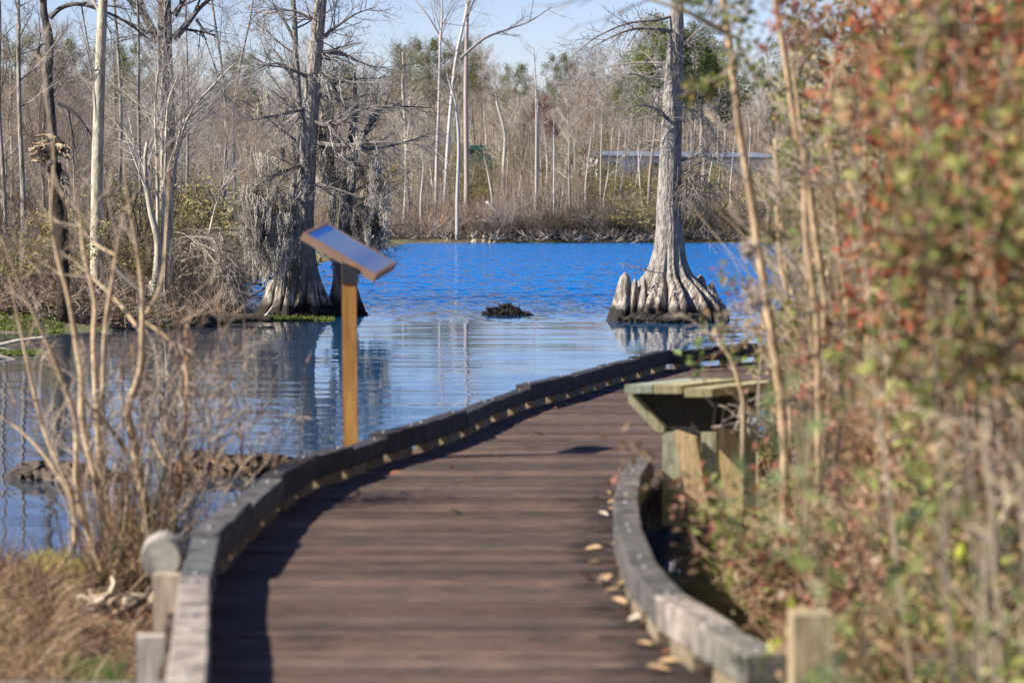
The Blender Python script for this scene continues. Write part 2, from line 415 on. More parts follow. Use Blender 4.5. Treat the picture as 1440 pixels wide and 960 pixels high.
def stain(m):
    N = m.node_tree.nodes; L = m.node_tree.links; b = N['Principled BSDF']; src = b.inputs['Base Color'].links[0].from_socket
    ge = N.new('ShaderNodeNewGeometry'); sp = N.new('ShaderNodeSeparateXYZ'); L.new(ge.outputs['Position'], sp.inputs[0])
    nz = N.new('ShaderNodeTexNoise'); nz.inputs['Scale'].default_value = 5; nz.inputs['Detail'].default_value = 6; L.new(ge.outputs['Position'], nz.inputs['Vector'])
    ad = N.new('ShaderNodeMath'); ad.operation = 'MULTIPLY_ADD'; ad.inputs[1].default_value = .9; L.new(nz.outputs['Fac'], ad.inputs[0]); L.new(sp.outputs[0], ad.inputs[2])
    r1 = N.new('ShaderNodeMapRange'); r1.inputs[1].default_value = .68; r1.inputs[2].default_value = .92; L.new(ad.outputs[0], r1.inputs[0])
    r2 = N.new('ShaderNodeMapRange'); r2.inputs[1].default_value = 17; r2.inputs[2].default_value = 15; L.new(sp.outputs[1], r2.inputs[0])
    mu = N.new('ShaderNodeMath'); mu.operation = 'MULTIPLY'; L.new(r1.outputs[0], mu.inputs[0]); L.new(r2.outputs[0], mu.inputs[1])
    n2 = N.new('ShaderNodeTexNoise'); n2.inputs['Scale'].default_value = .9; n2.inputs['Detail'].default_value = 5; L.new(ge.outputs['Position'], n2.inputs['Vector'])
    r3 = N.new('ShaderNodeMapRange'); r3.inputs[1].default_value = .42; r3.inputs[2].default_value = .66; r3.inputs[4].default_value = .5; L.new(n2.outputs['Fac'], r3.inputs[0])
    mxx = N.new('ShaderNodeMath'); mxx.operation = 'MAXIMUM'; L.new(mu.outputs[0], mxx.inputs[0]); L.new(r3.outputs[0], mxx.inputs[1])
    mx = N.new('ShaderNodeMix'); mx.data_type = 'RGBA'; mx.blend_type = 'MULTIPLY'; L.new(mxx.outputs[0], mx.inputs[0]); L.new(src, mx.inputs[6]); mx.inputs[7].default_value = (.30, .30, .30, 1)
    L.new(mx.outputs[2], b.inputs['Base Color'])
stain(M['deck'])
deck = MB()
y = 5.2; pitch = .145
while y < 31.5:
    xl = xat(Lp, y) - .10 + random.uniform(-.015, .015)
    if y < Rp[-1].y: xr = xat(Rp, y) + .08
    else:
        xr = np.interp(y, [Rp[-1].y, 17, 19.4, 21.5, 26, 31], [.80, .90, 1.05, 1.45, 3.0, 5.0])
    s = random.choice([random.uniform(.6, .95), random.uniform(.8, 1.2), random.uniform(.9, 1.45)])
    hue = random.uniform(-.07, .07)
    col = (s * (1 + hue), s, s * (1 - hue * .6))
    deck.box(Vector(((xl + xr) / 2, y, -.019 + random.uniform(-.003, .003))), xr - xl, pitch - random.choice((.008, .012, .02)), .038, random.uniform(-.002, .002), col, jit=.002)
    y += pitch
dk = deck.build('deck', M['deck'], bw)
# joists and piles under the deck
js = MB()
for off in (.15, .8, 1.4):
    pts = [Vector((xat(Lp, yy) + off, yy, -.13)) for yy in np.arange(5.3, 29, 1.2)]
    for a, b in zip(pts, pts[1:]):
        c = (a + b) / 2; d = b - a
        js.box(c, .045, d.length, .18, math.atan2(-d.x, d.y), (.8, .8, .8))
js.build('joist', M['rail'], bw)
for yy in np.arange(6.4, 29, 2.4):
    for off in (.02, 1.55):
        m_ = MB(); xx = xat(Lp, yy) + off
        m_.ring_tube([(xx, yy, -1.7), (xx, yy, -.05)], [.08, .075], 10)
        m_.build('pile', M['rail'], bw, smooth=False)

def beam(a, b, w_, z0, z1, col, ext=.0, name='kerb_timber'):
    d = (b - a); L_ = math.hypot(d.x, d.y); rz = math.atan2(d.y, d.x)
    c = Vector(((a.x + b.x) / 2, (a.y + b.y) / 2, (z0 + z1) / 2))
    mb = MB(); hx = L_ / 2 + ext; hw = w_ / 2; hz = (z1 - z0) / 2; bev = .008
    # bevelled, slightly uneven timber: ring cross-sections along its length
    Mx = Matrix.Translation(c) @ Matrix.Rotation(rz, 4, 'Z')
    nseg = max(2, int(L_ / .25)); prof = [(-hw + bev, -hz), (hw - bev, -hz), (hw, -hz + bev), (hw, hz - bev), (hw - bev, hz), (-hw + bev, hz), (-hw, hz - bev), (-hw, -hz + bev)]
    n = len(prof)
    for i in range(nseg + 1):
        x = -hx + 2 * hx * i / nseg
        for (u, v) in prof:
            j = .0025
            mb.v.append(Mx @ Vector((x, u + random.uniform(-j, j), v + random.uniform(-j, j)))); mb.c.append(col)
    for i in range(nseg):
        for k in range(n):
            q = i * n + k; q2 = i * n + (k + 1) % n
            mb.f.append((q, q + n, q2 + n, q2)[::-1])
    mb.f.append(tuple(range(n))[::-1]); mb.f.append(tuple(nseg * n + k for k in range(n)))
    return mb.build(name, M['rail'], bw)

def kerb(pts, cols, gap0=.0, per=.66, blk=.36, wdt=.12, hts=None):
    for i, (a, b) in enumerate(zip(pts, pts[1:])):
        z1 = RAILTOP + (.004 if i % 2 else -.004) + (hts[i] if hts and i < len(hts) else 0)
        o = beam(a, b, wdt - .004 * (i % 2), .064, z1, cols[i % len(cols)] if callable(cols) is False else cols(i), ext=.02)
        d = (b - a); d.z = 0; L_ = d.length; u = d / L_
        rz = math.atan2(d.y, d.x)
        k = max(1, round(L_ / per)); 
        for j in range(k):
            c = a + u * (L_ * (j + .5) / k); 
            mb = MB(); mb.box(Vector((c.x, c.y, .032)), blk, wdt - .03, .063, rz, vary((1, 1, 1), .6, 1.1), jit=.004)
            mb.build('spacer_block', M['block'], o)
        # bolt heads on top
        for t in (.12, .88):
            c = a + u * (L_ * t); q = MB()
            q.ring_tube([(c.x, c.y, z1 - .002), (c.x, c.y, z1 + .006)], [.012, .010], 8, (1, 1, 1)); q.build('bolt', M['galv'], o)
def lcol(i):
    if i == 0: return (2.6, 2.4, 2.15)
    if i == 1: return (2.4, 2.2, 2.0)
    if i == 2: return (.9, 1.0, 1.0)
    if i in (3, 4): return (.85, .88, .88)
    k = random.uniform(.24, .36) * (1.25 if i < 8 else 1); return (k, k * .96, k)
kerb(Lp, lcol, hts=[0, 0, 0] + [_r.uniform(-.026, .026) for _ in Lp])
Lx = [G(262, 958, RAILTOP) + Vector((.02, -.05, 0)), G(150, 958, RAILTOP), G(-60, 962, RAILTOP)]
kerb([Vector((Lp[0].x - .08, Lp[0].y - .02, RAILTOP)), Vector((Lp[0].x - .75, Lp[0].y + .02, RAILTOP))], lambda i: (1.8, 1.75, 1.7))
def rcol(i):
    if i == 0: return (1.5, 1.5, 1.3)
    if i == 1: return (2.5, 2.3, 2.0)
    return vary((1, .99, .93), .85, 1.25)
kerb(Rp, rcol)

# posts beside the near kerb (left)
pl = empty('stub_post', G(236, 880, -.05), 'short square beige post standing against the outer side of the near left kerb', 'post', world=True)
a = P(236, 806, 10.9); m_ = MB()
m_.box(Vector((a.x, a.y, (a.z - .5) / 2)), .105, .105, a.z + .5, 0, (1.15, .95, .9), jit=.003); m_.build('shaft', M['treated'], pl)
pl = empty('stub_post', G(214, 960, -.3), 'lower bleached square post beside the near left kerb, in front of the taller beige one', 'post', world=True)
a = P(212, 893, 9.9); m_ = MB()
m_.box(Vector((a.x, a.y, (a.z - .6) / 2)), .095, .095, a.z + .6, 0.1, (1.25, 1.15, 1.25), jit=.003); m_.build('shaft', M['treated'], pl)
pl = empty('stub_post', G(1138, 960, -.1), 'weathered square post standing alone in the dry brush by the end of the right kerb', 'post', world=True)
a = P(1139, 860, 8.1); m_ = MB()
m_.box(Vector((a.x, a.y, (a.z - .5) / 2)), (.109), .108, a.z + .5, .06, (1.0, .82, .62), jit=.003); m_.build('shaft', M['treated'], pl)
# round sawn log lying behind the beige post
a = P(227, 786, 11.6); m_ = MB()
lg = empty('sawn_log', (a.x, a.y, a.z - .09), 'grey round log with its sawn end towards the boardwalk kerb', 'log', world=True)
pts = [a + Vector((-.05 * t, t * .5, -.02 * t)) for t in np.linspace(0, 1.0, 6)]
m_.ring_tube(pts, [.084, .088, .088, .09, .088, .08], 20, (1, 1, 1), wob=.03); m_.build('bark', M['deadwood'], lg)
m_ = MB(); m_.ring_tube([pts[0] + Vector((0, -.004, 0)), pts[0] + Vector((0, .01, 0))], [.076, .078], 20, (1.15, 1.2, 1.15)); m_.build('sawn_end', M['deadwood'], lg)
m_ = MB(); m_.box(Vector((a.x, a.y + .3, (a.z - .09 - .6) / 2)), .07, .3, a.z - .085 + .6, 0, (.7, .7, .7)); m_.build('support', M['rail'], lg)

# ------------------------------------------------------------------ BENCH
bn = empty('bench', G(965, 672, 0), 'backless timber bench of three greenish boards on splayed legs beside the boardwalk', 'bench', world=True)
Ax = Vector((1, 0, 0)); Ay = Vector((.50, .86, 0)).normalized(); Az = Vector((0, 0, 1))
d0 = 17.0
seatz = P(945, 541, d0).z
sx0 = P(877, 560, d0).x
bw_ = (P(1000, 560, d0).x - sx0) / 3
for i, (dy0, tone) in enumerate(((0, (.85, .98, .95)), (-.03, (1.15, 1.05, .75)), (-.16, (1.05, .98, .7)))):
    o0 = Vector((sx0 + bw_ * i + .006, d0 + dy0, seatz - .05 - (.012 if i == 2 else 0)))
    m_ = MB(); m_.prism([(0, 0), (bw_ - .012, 0), (bw_ - .012, .80 - dy0), (0, .80 - dy0)], o0, Ax, Ay, Az, .05, tone)
    m_.build('seat_board', M['treated'], bn)
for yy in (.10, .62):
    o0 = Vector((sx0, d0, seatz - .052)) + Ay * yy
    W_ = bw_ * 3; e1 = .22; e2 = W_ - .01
    m_ = MB(); m_.prism([(.02, 0), (W_ - .02, 0), (W_ - .02, -.06), (W_ - .05, -.24), (.22, -.24), (.02, -.04)], o0, Ax, Az, Ay, .045, (.10, .095, .09))  # tint darkened to paint in the shade under the seat
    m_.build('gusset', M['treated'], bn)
    # slanted brace along the gusset's open side, its edge in the sun
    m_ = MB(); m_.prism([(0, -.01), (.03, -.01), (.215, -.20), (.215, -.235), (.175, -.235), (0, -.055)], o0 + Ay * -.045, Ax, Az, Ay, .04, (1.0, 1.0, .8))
    m_.build('brace', M['treated'], bn)
    for (u0, u1, v0, v1, tn, nm) in ((.205, .315, -.235, -.80, (.9, .95, .85), 'leg'), (.44, .525, -.235, -.80, (1.05, 1.05, .85), 'leg')):
        m_ = MB(); m_.prism([(u0, v0), (u1, v0), (u1, v1), (u0, v1)], o0 + Ay * -.04, Ax, Az, Ay, .05, tn); m_.build(nm, M['treated'], bn)
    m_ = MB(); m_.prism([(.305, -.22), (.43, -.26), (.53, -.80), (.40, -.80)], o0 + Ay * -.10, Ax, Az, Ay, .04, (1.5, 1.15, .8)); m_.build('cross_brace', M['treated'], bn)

# ------------------------------------------------------------------ INTERPRETIVE SIGN
sg = empty('information_sign', G(492, 646, -.1), 'tilted interpretive sign with a glossy blue panel on a single golden brown post', 'sign', world=True)
d0 = 17.8
pt = P(492.5, 372, d0); pb = P(490, 700, d0)
m_ = MB(); m_.box(None, .09, .09, pt.z + 1.0, M=Matrix.Translation(Vector((pt.x, d0, (pt.z - 1.0) / 2))) @ Matrix.Rotation(R(-.4), 4, 'Y') @ Matrix.Rotation(.05, 4, 'Z'), jit=.002)
m_.build('post', M['post'], sg)
A = P(426, 328, d0); B = P(529, 388, d0 - .06)
a = (B - A); b = Vector((.115, .52, .06)); b = b - a * (b.dot(a) / a.dot(a)) + Vector((0, 0, 0))
n = a.cross(b).normalized()
if n.z < 0: n = -n
au = a.normalized(); bu = b.normalized(); La, Lb = a.length, b.length
m_ = MB(); th = .044
fr = .022
m_.prism([(0, 0), (La, 0), (La, Lb), (0, Lb)], A - n * th, au, bu, n, th, (1, 1, 1)); m_.build('tray', M['frame'], sg)
fm = MB()
fm.prism([(0, 0), (La, 0), (La, fr), (0, fr)], A + n * .001, au, bu, n, .006, (1.1, 1.1, 1.1)); fm.prism([(0, Lb - fr), (La, Lb - fr), (La, Lb), (0, Lb)], A + n * .001, au, bu, n, .006)
fm.prism([(0, fr), (fr, fr), (fr, Lb - fr), (0, Lb - fr)], A + n * .001, au, bu, n, .006); fm.prism([(La - fr, fr), (La, fr), (La, Lb - fr), (La - fr, Lb - fr)], A + n * .001, au, bu, n, .006)
fm.build('rim', M['frame'], sg)
m_ = MB(); Mx = Matrix(((au.x, bu.x, n.x, 0), (au.y, bu.y, n.y, 0), (au.z, bu.z, n.z, 0), (0, 0, 0, 1)))
c = A + au * La / 2 + bu * Lb / 2 + n * .003
pm = bpy.data.meshes.new('panel')
hx, hy = La / 2 - fr, Lb / 2 - fr
pm.from_pydata([(-hx, -hy, -.001), (hx, -hy, -.001), (hx, hy, -.001), (-hx, hy, -.001), (-hx, -hy, .001), (hx, -hy, .001), (hx, hy, .001), (-hx, hy, .001)], [],
               [(3, 2, 1, 0), (4, 5, 6, 7), (0, 1, 5, 4), (1, 2, 6, 5), (2, 3, 7, 6), (3, 0, 4, 7)])
pm.materials.append(M['panel']); po = bpy.data.objects.new('panel', pm); C.objects.link(po)
po.parent = sg; po.matrix_parent_inverse = Matrix.Translation(-sg.location); po.matrix_basis = Matrix.Translation(c) @ Mx
m_ = MB(); tt = (pt.x - A.x) / a.x; base = A + a * tt - n * th
m_.prism([(-.048, -.006), (.048, -.045 - .0), (.048, -.14), (-.048, -.14)], Vector((pt.x, d0 - .052, base.z + .035)), Ax, Az, Vector((0, 1, 0)), .104, (1, 1, 1)); m_.build('bracket', M['black'], sg)

# ------------------------------------------------------------------ generic tree growth
def rdir(d, ang):
    d = d.normalized(); o = d.orthogonal().normalized(); o = Matrix.Rotation(random.uniform(0, 2 * math.pi), 3, d) @ o
    return (d * math.cos(ang) + o * math.sin(ang)).normalized()

def limb(mb, p, d, L, r0, lv, spec, ends=None, col=None):
    """one limb with its own side limbs. spec[lv] = (children, length ratio, angle, nseg, upward pull, wander)"""
    nch, ratio, ang, nseg, up, wan = spec[lv]
    pts = [Vector(p)]; rr = [r0]; dd = Vector(d).normalized()
    for i in range(nseg):
        dd = (dd + Vector((random.gauss(0, wan), random.gauss(0, wan), random.gauss(0, wan) + up))).normalized()
        pts.append(pts[-1] + dd * (L / nseg)); rr.append(r0 * (1 - .72 * (i + 1) / nseg))
    c = col or (1, 1, 1)
    if r0 > .035 and nseg > 2: mb.ring_tube(pts, rr, 6 if r0 < .1 else 8, c)
    else:
        for i in range(nseg): mb.seg(pts[i], pts[i + 1], rr[i], rr[i + 1], c)
    if ends is not None and lv >= len(spec) - 2: ends.extend(pts[1:])
    if lv + 1 < len(spec):
        for k in range(nch):
            t = .2 + .8 * (k + random.random()) / nch if lv else .25 + .75 * (k + random.random()) / nch
            t = min(t, .98); i = int(t * nseg); f = t * nseg - i
            q = pts[i].lerp(pts[i + 1], f)
            loc = (pts[i + 1] - pts[i]).normalized()
            limb(mb, q, rdir(loc, random.gauss(ang, .18)), L * ratio * random.uniform(.6, 1.15) * (1.15 - .5 * t), max(.004, rr[i] * .5), lv + 1, spec, ends, col)

def bare_tree_parts(root, H, r, spec, trunk_mat, tw_mat, tcol, wcol, bare=.35, lean=.03, nmain=14, tr_n=8, limb_ratio=.28, ang=.9, minr=.008, ends=None):
    """trunk and crown of a bare tree in the thing's own coordinates"""
    tk = MB(); p = Vector((0, 0, -.5)); d = Vector((random.uniform(-lean, lean), random.uniform(-lean, lean), 1)).normalized()
    pts = [p]; n = 12; rad = [r * 1.25]
    for i in range(n):
        d = (d + Vector((random.gauss(0, .035), random.gauss(0, .035), .03))).normalized()
        pts.append(pts[-1] + d * ((H + .5) / n)); rad.append(max(.012, r * (1 - .9 * ((i + 1) / n) ** 1.1)))
    tk.ring_tube(pts, rad, tr_n, tcol, wob=.05)
    tk.build('trunk', trunk_mat, root, smooth=True)
    cr = MB()
    for k in range(nmain):
        t = bare + (1 - bare) * (k + random.random()) / nmain; t = min(t, .985)
        i = int(t * n); q = pts[i].lerp(pts[i + 1], t * n - i)
        dr = rdir((pts[i + 1] - pts[i]), random.gauss(ang, .2))
        limb(cr, q, dr, H * limb_ratio * (1.25 - .8 * (t - bare) / (1 - bare)) * random.uniform(.7, 1.2), max(minr * 2, rad[i] * .42), 0, spec, ends, wcol)
    cr.build('crown', tw_mat, root)
    return pts

HIDE = Vector((0, 0, 0))
# far-shore tree prototypes
SPEC_F = [(8, .5, .6, 3, .14, .12), (6, .55, .7, 2, .08, .12), (5, .6, .7, 1, .05, .1), (0, 0, 0, 1, .03, .1)]
protos = []
pal = [((.40, .36, .30), (.33, .29, .235)), ((.30, .26, .21), (.28, .235, .18)), ((.50, .46, .39), (.40, .36, .29)), ((.27, .22, .175), (.28, .215, .16))]
def fplace(px, d, py=None):
    x = P(px, 300, d).x
    return Vector((x, d, gz(x, d) - .02))
kinds = ['slender grey', 'brown twigged', 'pale barked', 'reddish brown']
for k in range(8):
    H = random.uniform(9.5, 13)
    tc, wc = pal[k % 4]
    root = empty('bare_tree', HIDE, None, None)
    bare_tree_parts(root, H, random.uniform(.09, .16), SPEC_F, M['far_twig'], M['far_twig'], tc, wc, bare=random.uniform(.2, .4), nmain=24, tr_n=6, limb_ratio=.27, ang=random.choice([.6, .75, .9]), minr=.016)
    protos.append((root, H))
used = [False] * 8
def put(k, loc, rz, sc, label, group, cat='tree'):
    root, H = protos[k]
    if not used[k]:
        used[k] = True; root.location = loc; root.rotation_euler = (0, 0, rz); root.scale = (sc, sc, sc); tag(root, label, cat, group); return root
    return copy_tree(root, loc, rz, sc, label, group, cat)

rs = random.Random(5)
n_far = 215
for i in range(n_far):
    row = rs.random()
    d = 256 + 150 * row ** 1.1
    px = -40 + (i + rs.random()) / n_far * 1240 if i % 3 else rs.uniform(-40, 1200)
    # open sightlines to the white hall and the green shed: fewer trunks stand before them
    if d < 340 and (825 < px < 1090): continue
    if d < 350 and (642 < px < 698): continue
    k = rs.randrange(8)
    sc = rs.uniform(.62, 1.05) * (1.0 if d < 320 else 1.15)
    put(k, fplace(px, d), rs.uniform(0, 6.28), sc, f'{kinds[k % 4]} bare tree in the dense winter thicket beyond the lake', f'{kinds[k % 4]} thicket trees on the far shore')

for i in range(30):
    k = rs.randrange(8); px = rs.uniform(815, 1100) if i < 22 else rs.uniform(640, 700)
    put(k, fplace(px, rs.uniform(352, 425)), rs.uniform(0, 6.28), rs.uniform(.8, 1.2), f'{kinds[k % 4]} bare tree in the dense winter thicket beyond the lake', f'{kinds[k % 4]} thicket trees on the far shore')

# bushes: many stemmed, twiggy
def bush(H, n, col, leafcol=None, nleaf=0, spread=.9, mat_=None, leafsize=.1, fine=True):
    root = empty('bush', HIDE, None, None)
    mb = MB(); ends = []
    sp = [(6, .5, .6, 3, .05, .16), (5, .55, .7, 2, .02, .15), (3, .6, .7, 1, 0, .1)]
    for k in range(n):
        a = random.uniform(0, 6.28); t = random.uniform(.1, spread)
        d = Vector((math.cos(a) * t, math.sin(a) * t, 1)).normalized()
        limb(mb, Vector((math.cos(a) * .3 * random.random() * H / 2, math.sin(a) * .3 * random.random() * H / 2, -.1)), d, H * random.uniform(.7, 1.1), .02 * H / 2, 0, sp, ends, vary(col, .75, 1.25))
    mb.build('branches', mat_ or M['far_twig'], root)
    if nleaf:
        lm = MB(); e = np.array([tuple(v) for v in random.choices(ends, k=nleaf)]) + RNG.normal(size=(nleaf, 3)) * H * .045
        cols = np.array(leafcol)[RNG.integers(0, len(leafcol), nleaf)] * RNG.uniform(.7, 1.3, (nleaf, 1))
        lm.leaves(e, leafsize, cols); lm.build('foliage', M['leaf'], root)
    return root
OLIVE = [(.26, .23, .09), (.32, .28, .11), (.18, .17, .07), (.34, .27, .12)]
bp_ = [(bush(2.6, 18, (.24, .20, .175)), 'grey brown leafless'), (bush(2.4, 18, (.33, .30, .275)), 'silvery grey leafless'), (bush(2.8, 18, (.09, .07, .052)), 'dark brown tangled'),
       (bush(3.0, 12, (.16, .13, .09), OLIVE, 2600, leafsize=.13), 'olive green leafy'), (bush(2.2, 16, (.30, .20, .13)), 'rusty brown leafless')]
bused = [False] * 5
def put_bush(k, loc, rz, sc, where, cat='bush'):
    root, nm = bp_[k]
    lab = f'{nm} bush {where}'; gr = f'{nm} bushes {where}'
    if not bused[k]:
        bused[k] = True; root.location = loc; root.rotation_euler = (0, 0, rz); root.scale = (sc, sc, sc) if not isinstance(sc, tuple) else sc; tag(root, lab, cat, gr); return root
    return copy_tree(root, loc, rz, sc, lab, gr, cat)
for i in range(130):
    d = 253.5 + 45 * (rs.random() ** 1.6)
    px = rs.uniform(500, 1120) if i % 4 else rs.uniform(-30, 500)
    if d < 262:
        k = rs.choice([0, 0, 1, 2, 2, 4, 0]) if px < 790 else rs.choice([1, 2, 2, 0, 2, 3])
    else:
        k = rs.choice([0, 1, 3, 3, 4, 0, 2])
    s = rs.uniform(.75, 1.5) * (1.25 if px > 930 else 1) * (.42 if d > 262 and (825 < px < 1095 or 640 < px < 700) else 1)
    put_bush(k, fplace(px, d), rs.uniform(0, 6.28), (s * 1.4, s * 1.4, s), 'in the undergrowth along the far bank')
for i in range(26):
    px = rs.uniform(790, 1110) if i < 20 else rs.uniform(650, 790); d = rs.uniform(252.5, 257); s = rs.uniform(.7, 1.3)
    put_bush(2, fplace(px, d), rs.uniform(0, 6.28), (s * 1.7, s * 1.2, s), 'in the undergrowth along the far bank')
# olive evergreen understory patches seen in the photo
for px, py, sc in ((735, 285, 1.3), (540, 270, 1.1), (610, 262, 1.3), (680, 300, .8), (745, 262, 1.2), (812, 270, 1.2), (660, 315, .7), (930, 312, .9), (970, 310, 1.0), (860, 308, .9), (600, 290, 1.0), (760, 292, 1.2), (790, 296, 1.2), (560, 285, 1.2), (590, 300, .9), (905, 300, .8), (1000, 300, .8)):
    d = 275 + (330 - py) * .8
    put_bush(3, fplace(px, d), rs.uniform(0, 6.28), sc * 1.5, 'among the far trunks')

# ---------------- conifers and other coloured far trees
def needle_tree(loc, H, r, label, cols, nleaf=9000, leafsize=.22, bare=.45, spread=.24, cat='tree', name='pine_tree', trunk=None, group=None, tcol=(.30, .24, .2), nmain=26):
    root = empty(name, loc, label, cat, group)
    ends = []
    sp = [(5, .5, .7, 3, .08, .12), (4, .5, .7, 2, .05, .1), (0, 0, 0, 1, .05, .1)]
    bare_tree_parts(root, H, r, sp, trunk or M['far_twig'], M['far_twig'], tcol, (.2, .16, .13), bare=bare, nmain=nmain, limb_ratio=spread, ang=1.15, minr=.012, ends=ends, lean=.02)
    e = np.array([tuple(v) for v in random.choices(ends, k=nleaf)]) + RNG.normal(size=(nleaf, 3)) * H * .018
    c = np.array(cols)[RNG.integers(0, len(cols), nleaf)] * RNG.uniform(.7, 1.3, (nleaf, 1))
    lm = MB(); lm.leaves(e, leafsize, c, asp=.35); lm.build('foliage', M['leaf'], root)
    return root
PINE = [(.13, .15, .05), (.20, .20, .07), (.09, .11, .045), (.26, .24, .08)]
p1 = needle_tree(fplace(612, 330), 15, .2, 'tall olive green pine rising above the bare trees left of the green shed', PINE)
g_ = 'pines scattered in the far thicket'
for px, d, s, lab in ((575, 345, .95, 'pine with an olive crown left of the tallest far pine'), (640, 360, .95, 'pine half hidden behind the tall forked tree by the green shed'),
                      (722, 350, .78, 'small rounded pine on the skyline left of the red leaved tree'), (792, 370, .82, 'broad pine on the skyline right of the red leaved tree'),
                      (100, 330, 1.0, 'pine behind the pale trunk at the left bank'), (185, 340, .95, 'pine behind the big dark trunk on the left bank'),
                      (20, 320, 1.05, 'pine at the far left behind the dark leaning trunk'), (330, 335, .9, 'pine showing behind the rust tinged cypress twigs'),
                      (1010, 320, 1.0, 'pine behind the right shoulder of the lone cypress'), (985, 345, 1.1, 'taller pine behind the lone cypress'),
                      (880, 350, .7, 'short pine beyond the white hall'), (480, 340, .8, 'pine above the moss hung cypress pair'), (1130, 330, 1.1, 'pine hidden behind the red leaved shrubs')):
    copy_tree(p1, fplace(px, d), rs.uniform(0, 6.28), s, lab, g_)
RED = [(.20, .035, .05), (.28, .05, .06), (.15, .03, .04)]
needle_tree(fplace(768, 300), 10.2, .14, 'tree with dark red leaves on the skyline above the far thicket', RED, 2300, .22, .55, .17, name='red_leaved_tree', tcol=(.5, .46, .42), nmain=16)
needle_tree(fplace(1000, 350), 4.5, .12, 'small rust red tree behind the right end of the white hall roof', [(.25, .10, .07), (.22, .09, .06)], 500, .16, .4, .14, name='red_leaved_tree', nmain=14)
# pine close behind the lone cypress, on the hidden right bank
needle_tree(P(905, 342, 120) * 1 + Vector((0, 0, 0)) if False else Vector((P(912, 300, 262).x, 262, gz(P(912, 300, 262).x, 262))), 18.5, .2, 'bright green pine whose clumps show on both sides of the lone cypress top', [(.18, .22, .05), (.27, .29, .07), (.11, .14, .04)], 9000, .30, .6, .2, nmain=22)
needle_tree(Vector((P(985, 300, 268).x, 268, gz(P(985, 300, 268).x, 268))), 17.5, .2, 'deep green pine to the right of the lone cypress top', [(.08, .12, .03), (.13, .16, .04), (.05, .08, .03)], 7000, .30, .55, .18, nmain=20)

# ---------------- individually visible pale far trees: (px, base d, px at top, top y, trunk radius)
SPEC_B = [(6, .5, .65, 4, .10, .13), (5, .5, .7, 2, .06, .12), (4, .55, .7, 2, .03, .1), (0, 0, 0, 1, 0, .1)]
def path_tree(name, pix, d, r, label, tmat, tcol, wcol, group=None, nmain=16, bare=.4, limb_ratio=.25, ang=.9, spec=SPEC_B, zbase=None, ext=0, top_r=.25, wood=None, minr=.01, lims=(), tr_n=10, twmat=None, cat='tree', ddy=0):
    """tree whose trunk follows the pixel path at distance d; ext = more height above the last point"""
    pts = [P(x, y, d + ddy * i) for i, (x, y) in enumerate(pix)]
    base = pts[0].copy()
    g = gz(base.x, base.y) if zbase is None else zbase
    base.z = g
    if pts[0].z > g: pts = [Vector((pts[0].x, pts[0].y, g - .15))] + pts
    else: pts[0].z = g - .15
    if ext:
        d_ = (pts[-1] - pts[-2]).normalized(); q = pts[-1]
        for k in range(3):
            d_ = (d_ + Vector((random.gauss(0, .08), random.gauss(0, .08), .1))).normalized(); q = q + d_ * ext / 3; pts.append(q)
    pts = spline(pts, 4); n = len(pts) - 1
    root = empty(name, base, label, cat, group, world=True)
    rad = [max(.01, r * (1.18 - .18 * min(1, i / 4)) * (1 - (1 - top_r) * i / n)) for i in range(n + 1)]
    tk = MB(); tk.ring_tube(pts, rad, tr_n, tcol, wob=.04); tk.build('trunk', tmat, root, smooth=True)
    cr = MB(); H = pts[-1].z - base.z
    for k in range(nmain):
        t = min(bare + (1 - bare) * (k + random.random()) / nmain, .985)
        i = int(t * n); q = pts[i].lerp(pts[i + 1], t * n - i)
        limb(cr, q, rdir(pts[i + 1] - pts[i], random.gauss(ang, .2)), H * limb_ratio * (1.2 - .7 * (t - bare) / max(.01, 1 - bare)) * random.uniform(.6, 1.2), max(minr, rad[i] * .4), 0, spec, None, wcol)
    for lp, lr in lims:      # limbs traced one by one
        q = spline([P(x, y, d + dd) for x, y, dd in lp], 4)
        rr = [lr * (1 - .7 * i / (len(q) - 1)) for i in range(len(q))]
        cr.ring_tube(q, rr, 6, wcol)
        for k in range(max(5, len(q) // 2)):
            i = random.randrange(len(q) // 4, len(q) - 1)
            limb(cr, q[i], rdir(q[i + 1] - q[i], random.gauss(.8, .2)), H * .13 * random.uniform(.5, 1.2), max(minr, rr[i] * .5), 1, spec, None, wcol)
    cr.build('crown', twmat or M['twig'], root)
    return root
FT = (.42, .38, .32); FW = (.30, .255, .21)
path_tree('bare_tree', [(643, 338), (643, 280), (645, 200), (641, 150)], 253, .2, 'pale thin trunked tree standing right at the far waterline', M['far_twig'], (.58, .54, .47), FW, ext=3, nmain=10, bare=.5, zbase=-.45)
path_tree('bare_tree', [(577, 326), (572, 250), (570, 180), (566, 120)], 262, .22, 'slightly leaning pale tree near the far bank, left of the waterline one', M['far_twig'], FT, FW, ext=3, nmain=12)
path_tree('bare_tree', [(613, 306), (614, 230), (617, 150), (619, 60)], 268, .19, 'tall straight grey tree on the far bank with short side limbs', M['far_twig'], (.5, .45, .41), FW, ext=5, nmain=18, bare=.45)
path_tree('bare_tree', [(625, 295), (630, 200), (640, 90), (655, 20), (664, -30)], 272, .2, 'tall forked tree with long limb reaching right over the far thicket', M['far_twig'], (.55, .50, .46), (.34, .29, .26), ext=4, nmain=16, bare=.45,
          lims=([((648, 82, 0), (680, 55, 0), (712, 42, 1), (745, 30, 1), (775, 10, 2)), .16], [((650, 90, 0), (625, 60, 0), (600, 20, 0), (575, -10, 1)), .14], [((655, 30, 0), (665, 5, 0), (680, -20, 0)), .14]))
